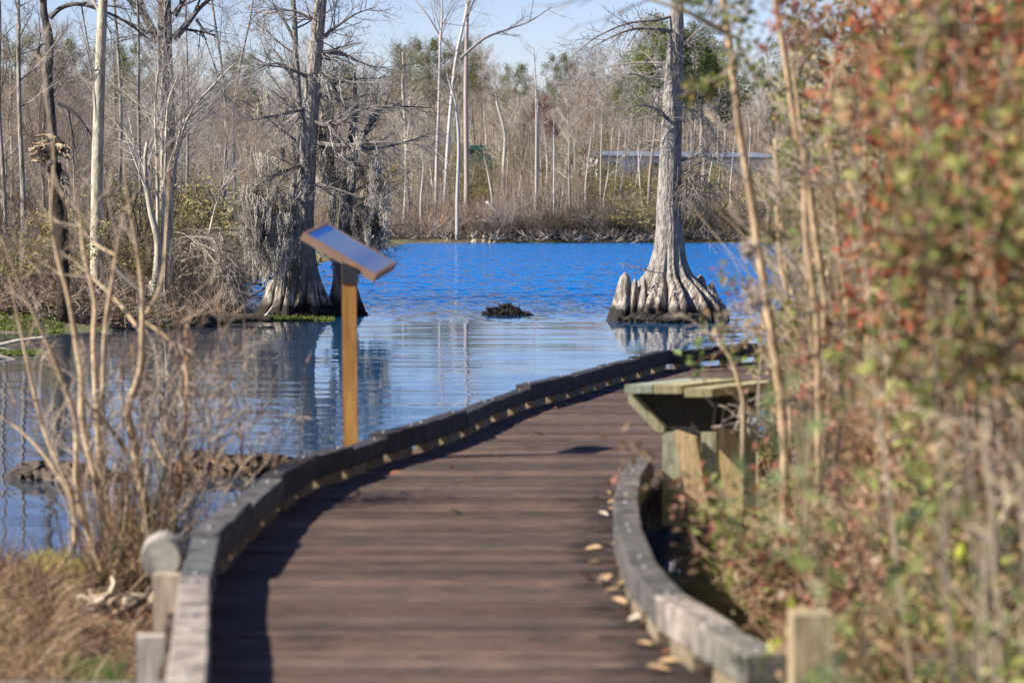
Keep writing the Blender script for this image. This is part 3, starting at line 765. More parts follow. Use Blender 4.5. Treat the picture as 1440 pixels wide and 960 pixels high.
path_tree('bare_tree', [(656, 250), (655, 130), (657, 20), (660, -40)], 285, .27, 'thick grey brown tree rising behind the forked one', M['far_twig'], (.36, .31, .28), (.30, .25, .22), ext=5, nmain=20, bare=.5)
path_tree('dead_tree', [(754, 260), (754, 140), (750, 62)], 270, .16, 'dead bare topped snag left of the red leaved tree', M['far_twig'], (.55, .5, .45), (.3, .27, .25), nmain=8, bare=.5, limb_ratio=.1)
path_tree('bare_tree', [(755, 255), (757, 200), (756, 160)], 275, .2, 'white trunk below the red leaved crown', M['far_twig'], (.56, .52, .46), FW, ext=1.5, nmain=8)
path_tree('bare_tree', [(778, 335), (779, 250), (779, 190)], 256, .09, 'thin white stemmed tree in the silvery bushes', M['far_twig'], (.56, .52, .46), FW, ext=1.5, nmain=8)
path_tree('bare_tree', [(708, 240), (710, 190), (700, 150)], 290, .2, 'forked white tree in the middle of the far thicket', M['far_twig'], (.6, .56, .5), FW, ext=2, nmain=10, lims=([((710, 215, 0), (722, 190, 0), (735, 165, 1)), .1],))
path_tree('bare_tree', [(593, 332), (591, 290), (595, 240)], 256, .07, 'thin crooked sapling on the grassy far bank', M['far_twig'], (.6, .56, .5), FW, ext=2, nmain=9)
i = 0
for px in (690, 735, 812, 845, 853, 862, 874, 893, 905, 985, 976, 1002, 1014, 1030, 1052, 550, 535, 825):
    h = rs.uniform(60, 130); d = rs.uniform(262, 295)
    yb = 335 - (d - 256) * .8
    path_tree('bare_tree', [(px, yb), (px + rs.uniform(-6, 6), yb - h * .5), (px + rs.uniform(-10, 10), yb - h)], d, rs.uniform(.05, .1), 'slim white stemmed tree standing out of the far bank brush', M['far_twig'], (.5, .46, .40), FW, 'slim white stemmed trees on the far bank', ext=2, nmain=9, minr=.014)

# far bank details: fallen logs, pale cypress knees and stumps
def log(name, pix, d, r, label, m_, col=(1, 1, 1), cat='log', group=None, n=8, wob=.12, z=None):
    pts = spline([P(x, y, d + (q[0] if q else 0)) for x, y, *q in pix], 4)
    root = empty(name, pts[0], label, cat, group, world=True)
    mb = MB(); k = len(pts)
    mb.ring_tube(pts, [r * (1 - .5 * i / k) for i in range(k)], n, col, wob=wob); mb.build('trunk', m_, root, smooth=True)
    return root
log('fallen_log', [(653, 311), (690, 312), (738, 314)], 262, .22, 'long pale fallen log lying level in the far bank brush', M['far_twig'], (.5, .46, .4))
log('fallen_log', [(684, 283), (700, 300), (716, 318)], 262, .14, 'leaning dead pole slanting down through the far bank brush', M['far_twig'], (.55, .5, .44))
log('fallen_log', [(713, 330), (725, 336), (738, 338)], 254, .2, 'low pale log at the far waterline', M['far_twig'], (.5, .44, .36))
i = 0
def knee_mesh(mb, p, h, r, col, flat=1):
    n = 8; rings = 6
    pts = [p + Vector((random.gauss(0, r * .12) * k, random.gauss(0, r * .12) * k, h * k / rings)) for k in range(rings + 1)]
    rad = [r * (1 - (k / rings) ** .8 * .78) for k in range(rings + 1)]
    mb.ring_tube(pts, rad, n, col, wob=.22)
for px, hh in ((629, .55), (634, .6), (665, .7), (669, .9), (681, .75), (689, .5), (695, .6)):
    q = P(px, 340, 251.5); q.z = -.55; mb = MB(); knee_mesh(mb, q, hh + .2, .2, (.38, .34, .25)); o = mb.build('cypress_knee', M['far_twig'])
    tag(o, 'pale cypress knee sticking up at the far waterline', 'cypress knee', 'pale knees along the far waterline')
bk = MB()
for i in range(4200):
    px = rs.uniform(690, 1100) if i % 3 else rs.uniform(-40, 1100); q = P(px, 338, rs.uniform(250.5, 255.5)); q.z = gz(q.x, q.y) + rs.uniform(0, .3)
    a = Vector((rs.gauss(0, .5), rs.gauss(0, .3), rs.uniform(-.25, .8))); c = rs.choice([(.05, .04, .035), (.09, .07, .055), (.3, .26, .22), (.04, .03, .03)])
    bk.seg(q, q + a, .05, .02, c)
tag(bk.build('brush_litter', M['far_twig']), 'dark tangle of roots and fallen twigs along the far waterline', 'brush', kind='stuff')
br = MB()
for i in range(24000):
    d = 255 + 140 * rs.random() ** 1.1; ux = rs.uniform(-60, 1180); q = P(ux, 300, d); q.z = gz(q.x, q.y) - .05
    a = Vector((rs.gauss(0, .45), rs.gauss(0, .45), rs.choice([rs.uniform(.5, 2.4), rs.uniform(2, 6)]) if not (825 < ux < 1090 or 642 < ux < 698) else rs.uniform(.4, 2.0))); c = rs.choice([(.30, .24, .18), (.38, .31, .23), (.17, .13, .095), (.32, .25, .20)])
    m1 = q + a * .5 + Vector((rs.gauss(0, .15), 0, 0)); br.seg(q, m1, .035, .02, c); br.seg(m1, q + a, .022, .008, c)
    for _ in range(3):
        s0 = q + a * rs.uniform(.4, 1); br.seg(s0, s0 + Vector((rs.gauss(0, .4), rs.gauss(0, .4), rs.uniform(0, .7))), .014, .006, c)
for i in range(7000):
    q = P(rs.uniform(-60, 1180), 300, rs.uniform(385, 470)); q.z = gz(q.x, q.y) - .05
    a = Vector((rs.gauss(0, .6), rs.gauss(0, .5), rs.uniform(2, 8))); c = rs.choice([(.34, .28, .22), (.42, .35, .28), (.24, .19, .14)])
    br.seg(q, q + a, .05, .012, c)
    for _ in range(6):
        s0 = q + a * rs.uniform(.35, 1); br.seg(s0, s0 + Vector((rs.gauss(0, .7), rs.gauss(0, .5), rs.uniform(.1, 1.2))), .022, .008, c)
tag(br.build('undergrowth', M['far_twig']), 'thin brown stalks of undergrowth filling the floor of the far wood', 'undergrowth', kind='stuff')

# ---------------- buildings beyond the wood
def hall():
    d = 328; a = P(840, 249, d); b = P(1140, 249, d); zt = P(840, 219, d).z; L_ = b.x - a.x
    root = empty('metal_hall', (a.x, d, a.z), 'long low white metal hall with a blue grey roof behind the far trees', 'building', world=True)
    mb = MB(); mb.box(Vector((a.x + L_ / 2, d + 5, (a.z - 1.5 + zt) / 2)), L_, 10, zt - a.z + 1.5)
    for i in range(int(L_ / .6)):
        mb.box(Vector((a.x + .3 + i * .6, d - .02, (a.z - 1.4 + zt) / 2)), .05, .06, zt - a.z + 1.3, 0, (.8, .8, .8))
    mb.build('wall', M['white_metal'], root)
    r = MB(); rz = zt + .01
    r.prism([(-.5, 0), (5, .7), (10.5, 0), (10.5, -.14), (5, .54), (-.5, -.14)], Vector((a.x - .4, d, rz)), Vector((0, 1, 0)), Az, Ax, L_ + .8, (1, 1, 1)); r.build('roof', M['slate'], root)
    g = MB(); g.prism([(0, 0), (10, 0), (5, .5)], Vector((a.x + .01, d, zt + .002)), Vector((0, 1, 0)), Az, Ax, .1); g.build('gable', M['white_metal'], root); root.rotation_euler = (0, 0, R(27))
    for u in (2.2, 7.5, 15):
        m_ = MB(); m_.box(Vector((a.x + u, d - .045, zt - 1.1)), 1.0, .05, .7, 0); m_.build('window', M['dark_gap'], root)
hall()
def shed():
    d = 345; a = P(650, 238, d); b = P(690, 238, d); zt = P(651, 210, d).z; L_ = b.x - a.x
    root = empty('shed', (a.x, d, a.z), 'small dark green shed among the trunks beyond the lake', 'shed', world=True)
    mb = MB(); mb.box(Vector((a.x + L_ / 2, d + 1.5, (a.z - 1 + zt) / 2)), L_, 3, zt - a.z + 1); mb.build('wall', M['green_paint'], root)
    r = MB(); r.prism([(-.2, 0), (1.5, .5), (3.2, 0), (3.2, -.08), (1.5, .42), (-.2, -.08)], Vector((a.x - .15, d, zt + .01)), Vector((0, 1, 0)), Az, Ax, L_ + .3); r.build('roof', M['green_paint'], root)
    m_ = MB(); m_.box(Vector((a.x + L_ * .5, d - .03, a.z + .6)), .1, .05, zt - a.z - .5, 0, (2, 2, 2)); m_.build('door', M['green_paint'], root)
shed()

# ------------------------------------------------------------------ LONE CYPRESS in the water
def fluted(path, radii, nfl, depth, mb, seed=0, na=96, sq=1.0, col=(1, 1, 1), ysq=1.0, floor=None):
    """trunk with buttress folds: path of centres, radii, fold depth per ring"""
    rn = random.Random(seed)
    ph = [rn.uniform(0, 6.28) for _ in range(4)]
    warp = lambda a: a + .35 * math.sin(2 * a + ph[0]) / 2 + .25 * math.sin(3 * a + ph[1]) / 3
    base = len(mb.v); nr = len(path)
    for i, (p, r) in enumerate(zip(path, radii)):
        dp = depth[i]
        for k in range(na):
            a = 2 * math.pi * k / na; w_ = warp(a)
            f = 2 * abs(math.cos(nfl * .5 * w_ + .12 * math.sin(i * .35))) ** .75 - 1.15; f2 = 2 * abs(math.cos((nfl + 2.5) * w_ + ph[2])) - 1
            g = f
            rr = r * (1 + dp * (g * .75 + f2 * .25) + rn.uniform(-.012, .012))
            mb.v.append(Vector((p[0] + math.cos(a) * rr, p[1] + math.sin(a) * rr * ysq, p[2]))); mb.c.append(col)
    for i in range(nr - 1):
        for k in range(na):
            a = base + i * na + k; b = base + i * na + (k + 1) % na
            mb.f.append((a, b, b + na, a + na))
D = 57
def lone():
    cx = P(944, 430, D).x
    root = empty('bald_cypress', (cx, D, WATER), 'lone pale cypress with a flared fluted base standing in the open lake', 'tree', world=True)
    s = D / 4000
    # (y px, centre x px, half width px, fold depth)
    prof = [(455, 944, 68, .26), (442, 944, 66, .27), (430, 944, 62, .28), (418, 943, 55, .29), (408, 943, 47, .29), (398, 942, 39, .27), (388, 940, 31, .23), (378, 940, 27, .16), (366, 940, 24, .09), (350, 941, 21.5, .05),
            (325, 941.5, 19, .03), (290, 941, 17.5, .02), (240, 942, 16, .02), (190, 944, 14.5, .02), (140, 946, 13.5, .02), (90, 948, 12, .02), (50, 951, 10.5, .02), (0, 952, 8.5, .02), (-60, 951, 6.5, .02), (-130, 955, 4, .02), (-200, 953, 1.5, .02)]
    pth, rad, dep = [], [], []
    for (a, b) in zip(prof, prof[1:]):
        for k in range(4):
            t = k / 4; q = [u + (v - u) * t for u, v in zip(a, b)]
            p = P(q[1], q[0], D); pth.append((p.x, D, p.z)); rad.append(q[2] * s); dep.append(q[3])
    mb = MB(); fluted(pth, rad, 12, dep, mb, 4, na=160); mb.build('trunk', M['cypress'], root, smooth=True)
    # knees pressed round the buttress: (px, top y, base half width px, nearer by)
    for (px, ty, hw, dd) in ((879, 383, 15, .5), (893, 392, 8, .6), (906, 390, 7, .7), (868, 412, 8, .2), (985, 386, 13, -.6), (1000, 398, 12, -.2),
                         (1008, 418, 7, .1)):
        a = P(px, ty, D - dd); z0 = -.62; h = a.z - z0; m_ = MB()
        n = 12; pts = [(a.x + (px - 940) * s * .12 * (1 - k / n) ** 1.5, D - dd, z0 + h * k / n) for k in range(n + 1)]
        rr = [hw * s * 1.08 * (1 - .72 * (k / n) ** 1.5) for k in range(n)] + [.018]
        fluted(pts, rr, 4, [.22] * (n + 1), m_, px, na=28); m_.f.append(tuple(n * 28 + k for k in range(28)))
        m_.build('knee', M['cypress'], root, smooth=True)
    # muck collar
    m_ = MB(); na = 72; base = 0
    for i, (r, z) in enumerate(((1.20, -.60), (1.18, -.5), (1.12, -.42), (1.0, -.35), (.8, -.32), (.3, -.3))):
        for k in range(na):
            a = 2 * math.pi * k / na; rr = r * (1 + random.uniform(-.03, .03))
            m_.v.append(Vector((cx - .06 + math.cos(a) * rr * .98, D + math.sin(a) * rr * 1.3, z + (random.uniform(-.05, .05) if i else 0)))); m_.c.append((1, 1, 1))
    for i in range(5):
        for k in range(na):
            a = i * na + k; b = i * na + (k + 1) % na; m_.f.append((a, b, b + na, a + na))
    for k in range(2200):
        a = random.uniform(0, 6.28); r = random.uniform(.85, 1.2); q = Vector((cx - .06 + math.cos(a) * r * .98, D + math.sin(a) * r * 1.3, -.40 - .2 * (r - .85)))
        m_.seg(q, q + Vector((random.gauss(0, .03), random.gauss(0, .03), random.uniform(-.05, .07))), .022, .01, random.choice([(1, 1, 1), (1.5, 1.3, 1.1), (.6, .6, .6)]))
    m_.build('root_mat', M['muck'], root)
    W = (.30, .265, .23); cr = MB()
    sp = [(6, .42, .75, 5, -.03, .10), (5, .5, .7, 3, -.02, .12), (4, .55, .7, 2, -.04, .12), (0, 0, 0, 1, 0, .1)]
    arcs = [([(948, 22, 0), (925, 28, -.2), (880, 34, -.5), (835, 55, -.8), (800, 84, -1)], .05), ([(946, 45, 0), (900, 40, -.5), (860, 52, -1), (820, 75, -1.2)], .055), ([(945, 110, 0), (925, 112, .2), (890, 104, .3), (860, 118, .4), (822, 145, .5)], .05),
            ([(940, 172, 0), (930, 158, -.4), (912, 149, -.6), (885, 152, -.8), (855, 182, -1)], .055), ([(956, 172, 0), (975, 168, -.3), (1001, 163, -.5)], .04), ([(956, 226, 0), (985, 220, -.3), (1012, 226, -.6), (1034, 238, -.8)], .05),
            ([(940, 108, 0), (920, 90, .5), (905, 70, 1)], .035), ([(950, 75, 0), (975, 50, -.2), (1005, 30, -.5)], .045), ([(950, 10, 0), (975, -20, .2), (1010, -40, .5)], .05), ([(948, 30, 0), (950, 60, -.22), (951, 100, -.25)], .03),
            ([(955, 150, 0), (985, 160, .4), (1000, 180, .6), (998, 205, .6)], .03), ([(952, 240, 0), (975, 250, -.3), (985, 270, -.4), (992, 300, -.5)], .035), ([(940, 200, 0), (915, 198, .5), (880, 205, 1)], .028), ([(945, 90, 0), (900, 88, .5), (850, 96, 1.2), (815, 118, 1.5)], .035)]
    for lp, lr in arcs:
        q = spline([P(x, y, D + dd) for x, y, dd in lp], 5); rr = [lr * .75 * (1 - .9 * i / (len(q) - 1)) for i in range(len(q))]
        cr.ring_tube(q, rr, 6, (.23, .2, .17))
        for k in range(22):
            i = random.randrange(2, len(q) - 1)
            limb(cr, q[i], rdir(q[i + 1] - q[i], random.gauss(.8, .2)), .75 * random.uniform(.4, 1.2), rr[i] * .4, 1, sp, None, W)
    top = P(950, -60, D)
    for k in range(26):
        t = random.random(); q = P(951, -60 - 130 * t, D); limb(cr, q, rdir(Vector((0, 0, 1)), random.gauss(1.2, .2)), 1.8 * (1 - .6 * t), .03, 0, sp, None, W)
    cr.build('crown', M['twig'], root)
    sc = MB()   # dead drooping twig cluster at the right of the trunk
    for k in range(260):
        q = P(random.gauss(975, 13), random.gauss(262, 14), D + random.uniform(-.6, .5)); v = q; dd = Vector((random.gauss(0, .5), random.gauss(0, .4), random.uniform(-.6, .4)))
        for j in range(4):
            dd = dd + Vector((random.gauss(0, .2), random.gauss(0, .2), -.35)); dn = dd.normalized() * random.uniform(.06, .2); sc.seg(v, v + dn, .010 - .002 * j, .007 - .0015 * j, (.20, .17, .145)); v = v + dn
    sc.build('dead_twigs', M['twig'], root)
    # small dead branch lying over the knees at the left
    b = MB()
    q = spline([P(936, 384, D - .9), (P(915, 382, D - 1)), P(900, 376, D - 1.1), P(873, 371, D - 1.1)], 4)
    for i in range(len(q) - 1): b.seg(q[i], q[i + 1], .012, .010, (.42, .32, .26))
    for k in range(16):
        i = random.randrange(2, len(q) - 1); b.seg(q[i], q[i] + Vector((random.uniform(-.35, .02), random.gauss(0, .1), random.uniform(-.16, .16))), .007, .003, (.40, .29, .24))
    o = b.build('dead_branch', M['twig']); tag(o, 'small pinkish dead branch caught on the knees at the left of the lone cypress', 'branch')
lone()

# low black stump clump in the lake
def lump(name, pix, d, h, depth, m_, label, cat, spikes=200, col=(1, 1, 1), sp_col=((1, 1, 1),), group=None, z0=-.6, rr=.02, rough=.01):
    """irregular heap whose outline follows (px, top y)"""
    root = empty(name, P(pix[len(pix) // 2][0], pix[0][1], d), label, cat, group, world=True)
    mb = MB(); n = 40; na = 12
    xs = np.linspace(pix[0][0], pix[-1][0], n); ys = np.interp(xs, [p[0] for p in pix], [p[1] for p in pix])
    for i in range(n):
        t = P(xs[i], ys[i] + random.uniform(-1, 1), d); zt = max(t.z, z0 + .03)
        for k in range(na):
            a = math.pi * k / (na - 1); e = math.sin(math.pi * (i + .5) / n) ** .5
            mb.v.append(Vector((t.x + random.gauss(0, rough), random.gauss(0, rough * .5) + d - math.cos(a) * depth * e * (1 + random.uniform(-.15, .15)), z0 + (zt - z0) * math.sin(a) ** .7 * (1 + random.uniform(-.08, .05))))); mb.c.append(col)
    for i in range(n - 1):
        for k in range(na - 1):
            a = i * na + k; mb.f.append((a, a + na, a + na + 1, a + 1))
    for k in range(spikes):
        v = Vector(mb.v[random.randrange(len(mb.v))]); mb.seg(v, v + Vector((random.gauss(0, .04), random.gauss(0, .04), random.uniform(-.02, .08))), rr, rr * .4, random.choice(sp_col))
    mb.build('body', m_, root, smooth=rough > .02); return root
lump('stump', [(679, 442), (684, 437), (692, 434), (700, 434), (706, 432), (712, 431), (722, 433), (732, 436), (740, 440), (747, 442)], 60, .3, .45, M['muck'], 'low black rotted stump breaking the water left of the lone cypress', 'stump', 300, sp_col=((1, 1, 1), (1.8, 1.6, 1.4)))
m_ = MB(); q = spline([P(704, 431, 60), P(712, 428.5, 60), P(720, 429, 60)], 3); m_.ring_tube(q, [.04] * len(q), 7, (1.5, 1.4, 1.3), wob=.2)
o = m_.build('branch_stub', M['muck']); o.parent = bpy.data.objects['stump']; o.matrix_parent_inverse = Matrix.Translation(-bpy.data.objects['stump'].location)

# ------------------------------------------------------------------ LEFT CYPRESS PAIR with hanging moss
DL = 60
def strands(mb, x0, x1, y0, y1, n, L, d, dj, cols=((.50, .45, .37), (.36, .32, .26), (.56, .50, .42), (.20, .175, .145), (.12, .105, .09))):
    """curtains of moss: bunches of thin wavy strands hanging down"""
    for k in range(n):
        cx_, cy = random.uniform(x0, x1), random.uniform(y0, y1); top = P(cx_, cy, d + random.uniform(-dj, dj)); ln = L * random.uniform(.4, 1.2); wd = ln * .21
        c = random.choice(cols)
        for j in range(random.randint(16, 28)):
            p = top + Vector((random.gauss(0, wd * .7), random.gauss(0, wd * .7), random.uniform(-.08, .08))); l2 = ln * random.uniform(.25, 1.0); m = 6
            cc = vary(c, .7, 1.3)
            for i in range(m):
                q = p + Vector((random.gauss(0, .014), random.gauss(0, .014), -l2 / m * random.uniform(.8, 1.2))); q.x += (top.x - q.x) * .16; w0 = .005 * (1 - i / m) + .0028
                mb.seg(p, q, w0, w0 * .85, cc)
                if random.random() < .3: mb.seg(q, q + Vector((random.gauss(0, .025), random.gauss(0, .025), -random.uniform(.04, .12))), .005, .003, cc)
                p = q
def left_cypress():
    s = DL / 4000
    mats = M['cypress']
    # taller tree
    x0 = P(418, 430, DL).x
    root = empty('bald_cypress', (x0, DL, WATER), 'tall grey cypress draped in moss with a broad fluted base, left of the sign', 'tree', world=True)
    prof = [(446, 421, 48, .24), (436, 421, 44, .25), (424, 422, 38, .25), (412, 423, 32, .24), (398, 424, 26, .20), (384, 425, 22, .14), (365, 425, 19, .08), (340, 425, 17, .04), (300, 427, 14, .02), (250, 431, 12.5, .02), (200, 434, 12, .02), (140, 438, 11.5, .02), (80, 443, 10, .02), (20, 449, 9, .02), (-60, 456, 8, .02), (-160, 460, 6, .02), (-260, 462, 4, .02), (-380, 464, 1, .02)]
    pth, rad, dep = [], [], []
    for (a, b) in zip(prof, prof[1:]):
        for k in range(4):
            t = k / 4; q = [u + (v - u) * t for u, v in zip(a, b)]; p = P(q[1], q[0], DL); pth.append((p.x, DL, p.z)); rad.append(q[2] * s); dep.append(q[3])
    mb = MB(); fluted(pth, rad, 12, dep, mb, 9, na=140); mb.build('trunk', mats, root, smooth=True)
    for (px, ty, hw, dd) in ((385, 392, 16, .3), (398, 380, 12, .5), (378, 412, 12, .1), (408, 400, 9, .8), (440, 402, 9, .7), (452, 415, 9, .4)):
        a = P(px, ty, DL - dd); z0 = -.62; h = a.z - z0; m_ = MB(); n = 12
        pts = [(a.x + (px - 424) * s * .30 * (1 - k / n) ** 1.4, DL - dd, z0 + h * k / n) for k in range(n + 1)]
        rr = [hw * s * (1 - .6 * (k / n)) for k in range(n)] + [.03]
        fluted(pts, rr, 4, [.22] * (n + 1), m_, px, na=28); m_.f.append(tuple(n * 28 + k for k in range(28))); m_.build('buttress', mats, root, smooth=True)
    sp = [(6, .42, .8, 5, .0, .16), (5, .5, .7, 3, .0, .16), (4, .55, .7, 2, 0, .14), (0, 0, 0, 1, 0, .1)]
    W = (.26, .235, .21); cr = MB()
    arcs = [([(440, 82, 0), (455, 75, 0), (478, 74, 0), (500, 85, 0), (530, 96, 0)], .08), ([(430, 180, 0), (410, 150, .3), (390, 120, .5), (368, 92, .5)], .05), ([(436, 170, 0), (470, 175, -.4), (520, 150, -.6), (590, 155, -.8)], .07),
            ([(440, 200, 0), (480, 205, -.5), (540, 200, -.8), (615, 206, -1)], .06), ([(445, 60, 0), (470, 40, 0), (500, 20, 0), (530, 10, 0)], .05), ([(432, 230, 0), (400, 240, -.5), (370, 255, -.8), (350, 275, -1)], .05),
            ([(430, 285, 0), (400, 275, -.5), (370, 290, -.8), (345, 315, -1)], .05), ([(428, 310, 0), (400, 300, -.5), (375, 310, -.9), (350, 340, -1)], .045), ([(440, 130, 0), (480, 140, .4), (530, 130, .8)], .05), ([(438, 150, 0), (400, 160, -.3), (350, 170, -.6)], .062),
            ([(436, 110, 0), (400, 95, -.3), (360, 92, -.5)], .05), ([(444, 30, 0), (410, 15, 0), (370, 20, 0)], .045), ([(440, 100, 0), (490, 115, -.5), (560, 118, -1)], .05), ([(436, 260, 0), (460, 262, -.7), (500, 275, -1), (540, 290, -1.1)], .04)]
    for lp, lr in arcs:
        q = spline([P(x, y, DL + dd) for x, y, dd in lp], 5); rr = [lr * (1 - .92 * i / (len(q) - 1)) for i in range(len(q))]
        cr.ring_tube(q, rr, 6, (.2, .18, .16))
        for k in range(20):
            i = random.randrange(1, len(q) - 1)
            limb(cr, q[i], rdir(q[i + 1] - q[i], random.gauss(.8, .2)), .95 * random.uniform(.4, 1.2), max(.01, rr[i] * .4), 1, sp, None, vary(W, .7, 1.6))
    for k in range(34):
        t = random.random(); q = P(450 + 12 * t, 0 - 300 * t, DL); limb(cr, q, rdir(Vector((0, 0, 1)), random.gauss(1.15, .2)), 2.2 * (1 - .6 * t), .04, 0, sp, None, W)
    cr.build('crown', M['twig'], root)
    lf = MB(); n = 2600; pts = np.array([tuple(P(random.gauss(405, 75), abs(random.gauss(30, 55)) - 20, DL + random.uniform(-1.5, 1.5))) for _ in range(n)])
    lf.leaves(pts, .035, np.array([(.40, .20, .10), (.30, .15, .09), (.45, .3, .18)])[RNG.integers(0, 3, n)], asp=.5); lf.build('dry_needles', M['leaf'], root)
    ms = MB()
    strands(ms, 346, 416, 262, 330, 84, .72, DL - .9, .4)
    strands(ms, 356, 412, 300, 375, 45, .6, DL - 1.0, .3)
    strands(ms, 345, 380, 110, 200, 4, .5, DL, .8); strands(ms, 340, 420, 190, 265, 9, .55, DL - .3, .8); strands(ms, 455, 540, 190, 330, 46, .45, DL, .8); strands(ms, 380, 412, 140, 230, 4, .6, DL, .6)
    strands(ms, 505, 540, 290, 350, 14, .4, DL, .5); strands(ms, 440, 470, 150, 260, 20, .9, DL + .4, .3)
    ms.build('hanging_moss', M['moss'], root)
    # second, leaning
    root = empty('bald_cypress', (P(486, 430, DL + .5).x, DL + .5, WATER), 'smaller dark cypress with crooked limbs right beside the moss draped one, behind the sign', 'tree', world=True)
    prof = [(448, 486, 27, .22), (436, 486, 24, .22), (420, 485, 20, .2), (400, 484, 16, .15), (380, 484, 13, .08), (350, 484, 11, .04), (300, 486, 9.5, .03), (250, 491, 9, .03), (220, 495, 8, .03), (180, 497, 6, .03), (150, 500, 4.5, .03), (120, 498, 3, .03), (90, 500, 1, .02)]
    pth, rad, dep = [], [], []; d2 = DL + .5
    for (a, b) in zip(prof, prof[1:]):
        for k in range(4):
            t = k / 4; q = [u + (v - u) * t for u, v in zip(a, b)]; p = P(q[1], q[0], d2); pth.append((p.x, d2, p.z)); rad.append(q[2] * s); dep.append(q[3])
    mb = MB(); fluted(pth, rad, 8, dep, mb, 21, na=96); mb.build('trunk', mats, root, smooth=True)
    cr = MB()
    arcs = [([(497, 195, 0), (512, 188, 0), (525, 168, 0), (535, 155, .2), (560, 150, .3), (610, 152, .4)], .08), ([(497, 165, 0), (478, 140, 0), (470, 120, 0), (490, 112, 0), (540, 110, 0)], .07), ([(488, 280, 0), (510, 262, -.4), (545, 258, -.6)], .04),
            ([(487, 320, 0), (510, 320, -.4), (535, 335, -.5)], .03), ([(492, 240, 0), (520, 235, -.3), (560, 262, -.5)], .04), ([(490, 260, 0), (470, 250, .4), (455, 235, .6)], .04), ([(496, 200, 0), (520, 210, .4), (570, 200, .6), (600, 190, .6)], .05), ([(486, 340, 0), (505, 350, -.5), (525, 352, -.6)], .03)]
    for lp, lr in arcs:
        q = spline([P(x, y, d2 + dd) for x, y, dd in lp], 5); rr = [lr * (1 - .92 * i / (len(q) - 1)) for i in range(len(q))]
        cr.ring_tube(q, rr, 6, (.13, .12, .11))
        for k in range(24):
            i = random.randrange(1, len(q) - 1)
            limb(cr, q[i], rdir(q[i + 1] - q[i], random.gauss(.8, .2)), .75 * random.uniform(.4, 1.2), max(.01, rr[i] * .4), 1, sp, None, vary(W, .8, 2.0))
    cr.build('crown', M['twig'], root)
    ms = MB(); strands(ms, 470, 500, 330, 380, 26, .5, DL - .1, .3); strands(ms, 500, 545, 250, 330, 30, .45, DL, .5); ms.build('hanging_moss', M['moss'], root)
left_cypress()
lump('mud_bank', [(362, 436), (376, 428), (400, 427), (430, 432), (450, 429), (475, 431), (490, 434), (506, 440), (514, 442)], 60, .3, .9, M['muck'], 'black mud and root mat under the cypress pair', 'mud', 1500, sp_col=((1, 1, 1), (2.2, 1.9, 1.5), (.6, .6, .6)))
bpy.data.objects['mud_bank']['kind'] = 'structure'

# a third trunk behind the moss draped cypress
path_tree('bare_tree', [(408, 400), (410, 300), (421, 180), (416, 80), (412, 0)], 66, .11, 'grey trunk with dark crooked limbs just behind the moss draped cypress', M['bark'], (.8, .8, .8), (.2, .18, .16), nmain=18, bare=.35, limb_ratio=.12, ext=4,
          lims=([((420, 130, 0), (400, 92, 0), (368, 92, 0)), .05], [((416, 60, 0), (400, 30, 0), (385, 10, 0)), .05]))
# ------------------------------------------------------------------ LEFT BANK TREES
path_tree('bare_tree', [(78, 440), (76, 330), (74, 200), (68, 110), (70, 60), (62, 20), (60, -20)], 66, .125, 'dark crooked trunk with an arching limb at the far left of the near bank', M['dark_bark'], (1, 1, 1), (.13, .12, .11), nmain=10, bare=.55, limb_ratio=.16, ext=3.5, top_r=.45,
          lims=([((70, 26, 0), (85, 12, 0), (108, 6, 0), (135, 12, 0), (175, 30, .3), (215, 60, .5)), .07], [((68, 60, 0), (55, 65, 0), (52, 78, 0), (58, 45, 0)), .04], [((82, 145, 0), (100, 155, 0), (118, 175, 0), (128, 190, 0)), .06]))
path_tree('bare_tree', [(137, 440), (136, 330), (137, 230), (140, 120), (143, 40), (146, -20)], 60, .14, 'straight pale barked trunk on the left bank, mottled white', M['pale_bark'], (1.15, 1.12, 1.0), (.34, .3, .26), nmain=10, bare=.5, limb_ratio=.12, ext=4, top_r=.5,
          lims=([((133, 150, 0), (128, 105, 0), (120, 60, 0), (112, 30, .2)), .03], [((141, 300, 0), (134, 150, -.1), (130, 110, 0)), .025]))
path_tree('bare_tree', [(236, 440), (236, 330), (237, 220), (233, 110), (232, 30), (230, -30)], 72, .225, 'thickest dark trunk on the left bank with heavy spreading limbs', M['dark_bark'], (1.5, 1.45, 1.35), (.13, .12, .11), nmain=12, bare=.6, limb_ratio=.16, ext=5, top_r=.55,
          lims=([((222, 60, 0), (205, 25, 0), (190, 8, 0), (170, -10, 0)), .13], [((244, 55, 0), (262, 35, 0), (280, 12, 0), (300, -5, 0)), .12], [((244, 22, 0), (256, 5, 0), (268, -15, 0)), .10], [((276, 28, 0), (285, 40, 0), (296, 50, 0)), .05], [((222, 50, 0), (195, 40, -.3), (160, 20, -.5)), .05]))
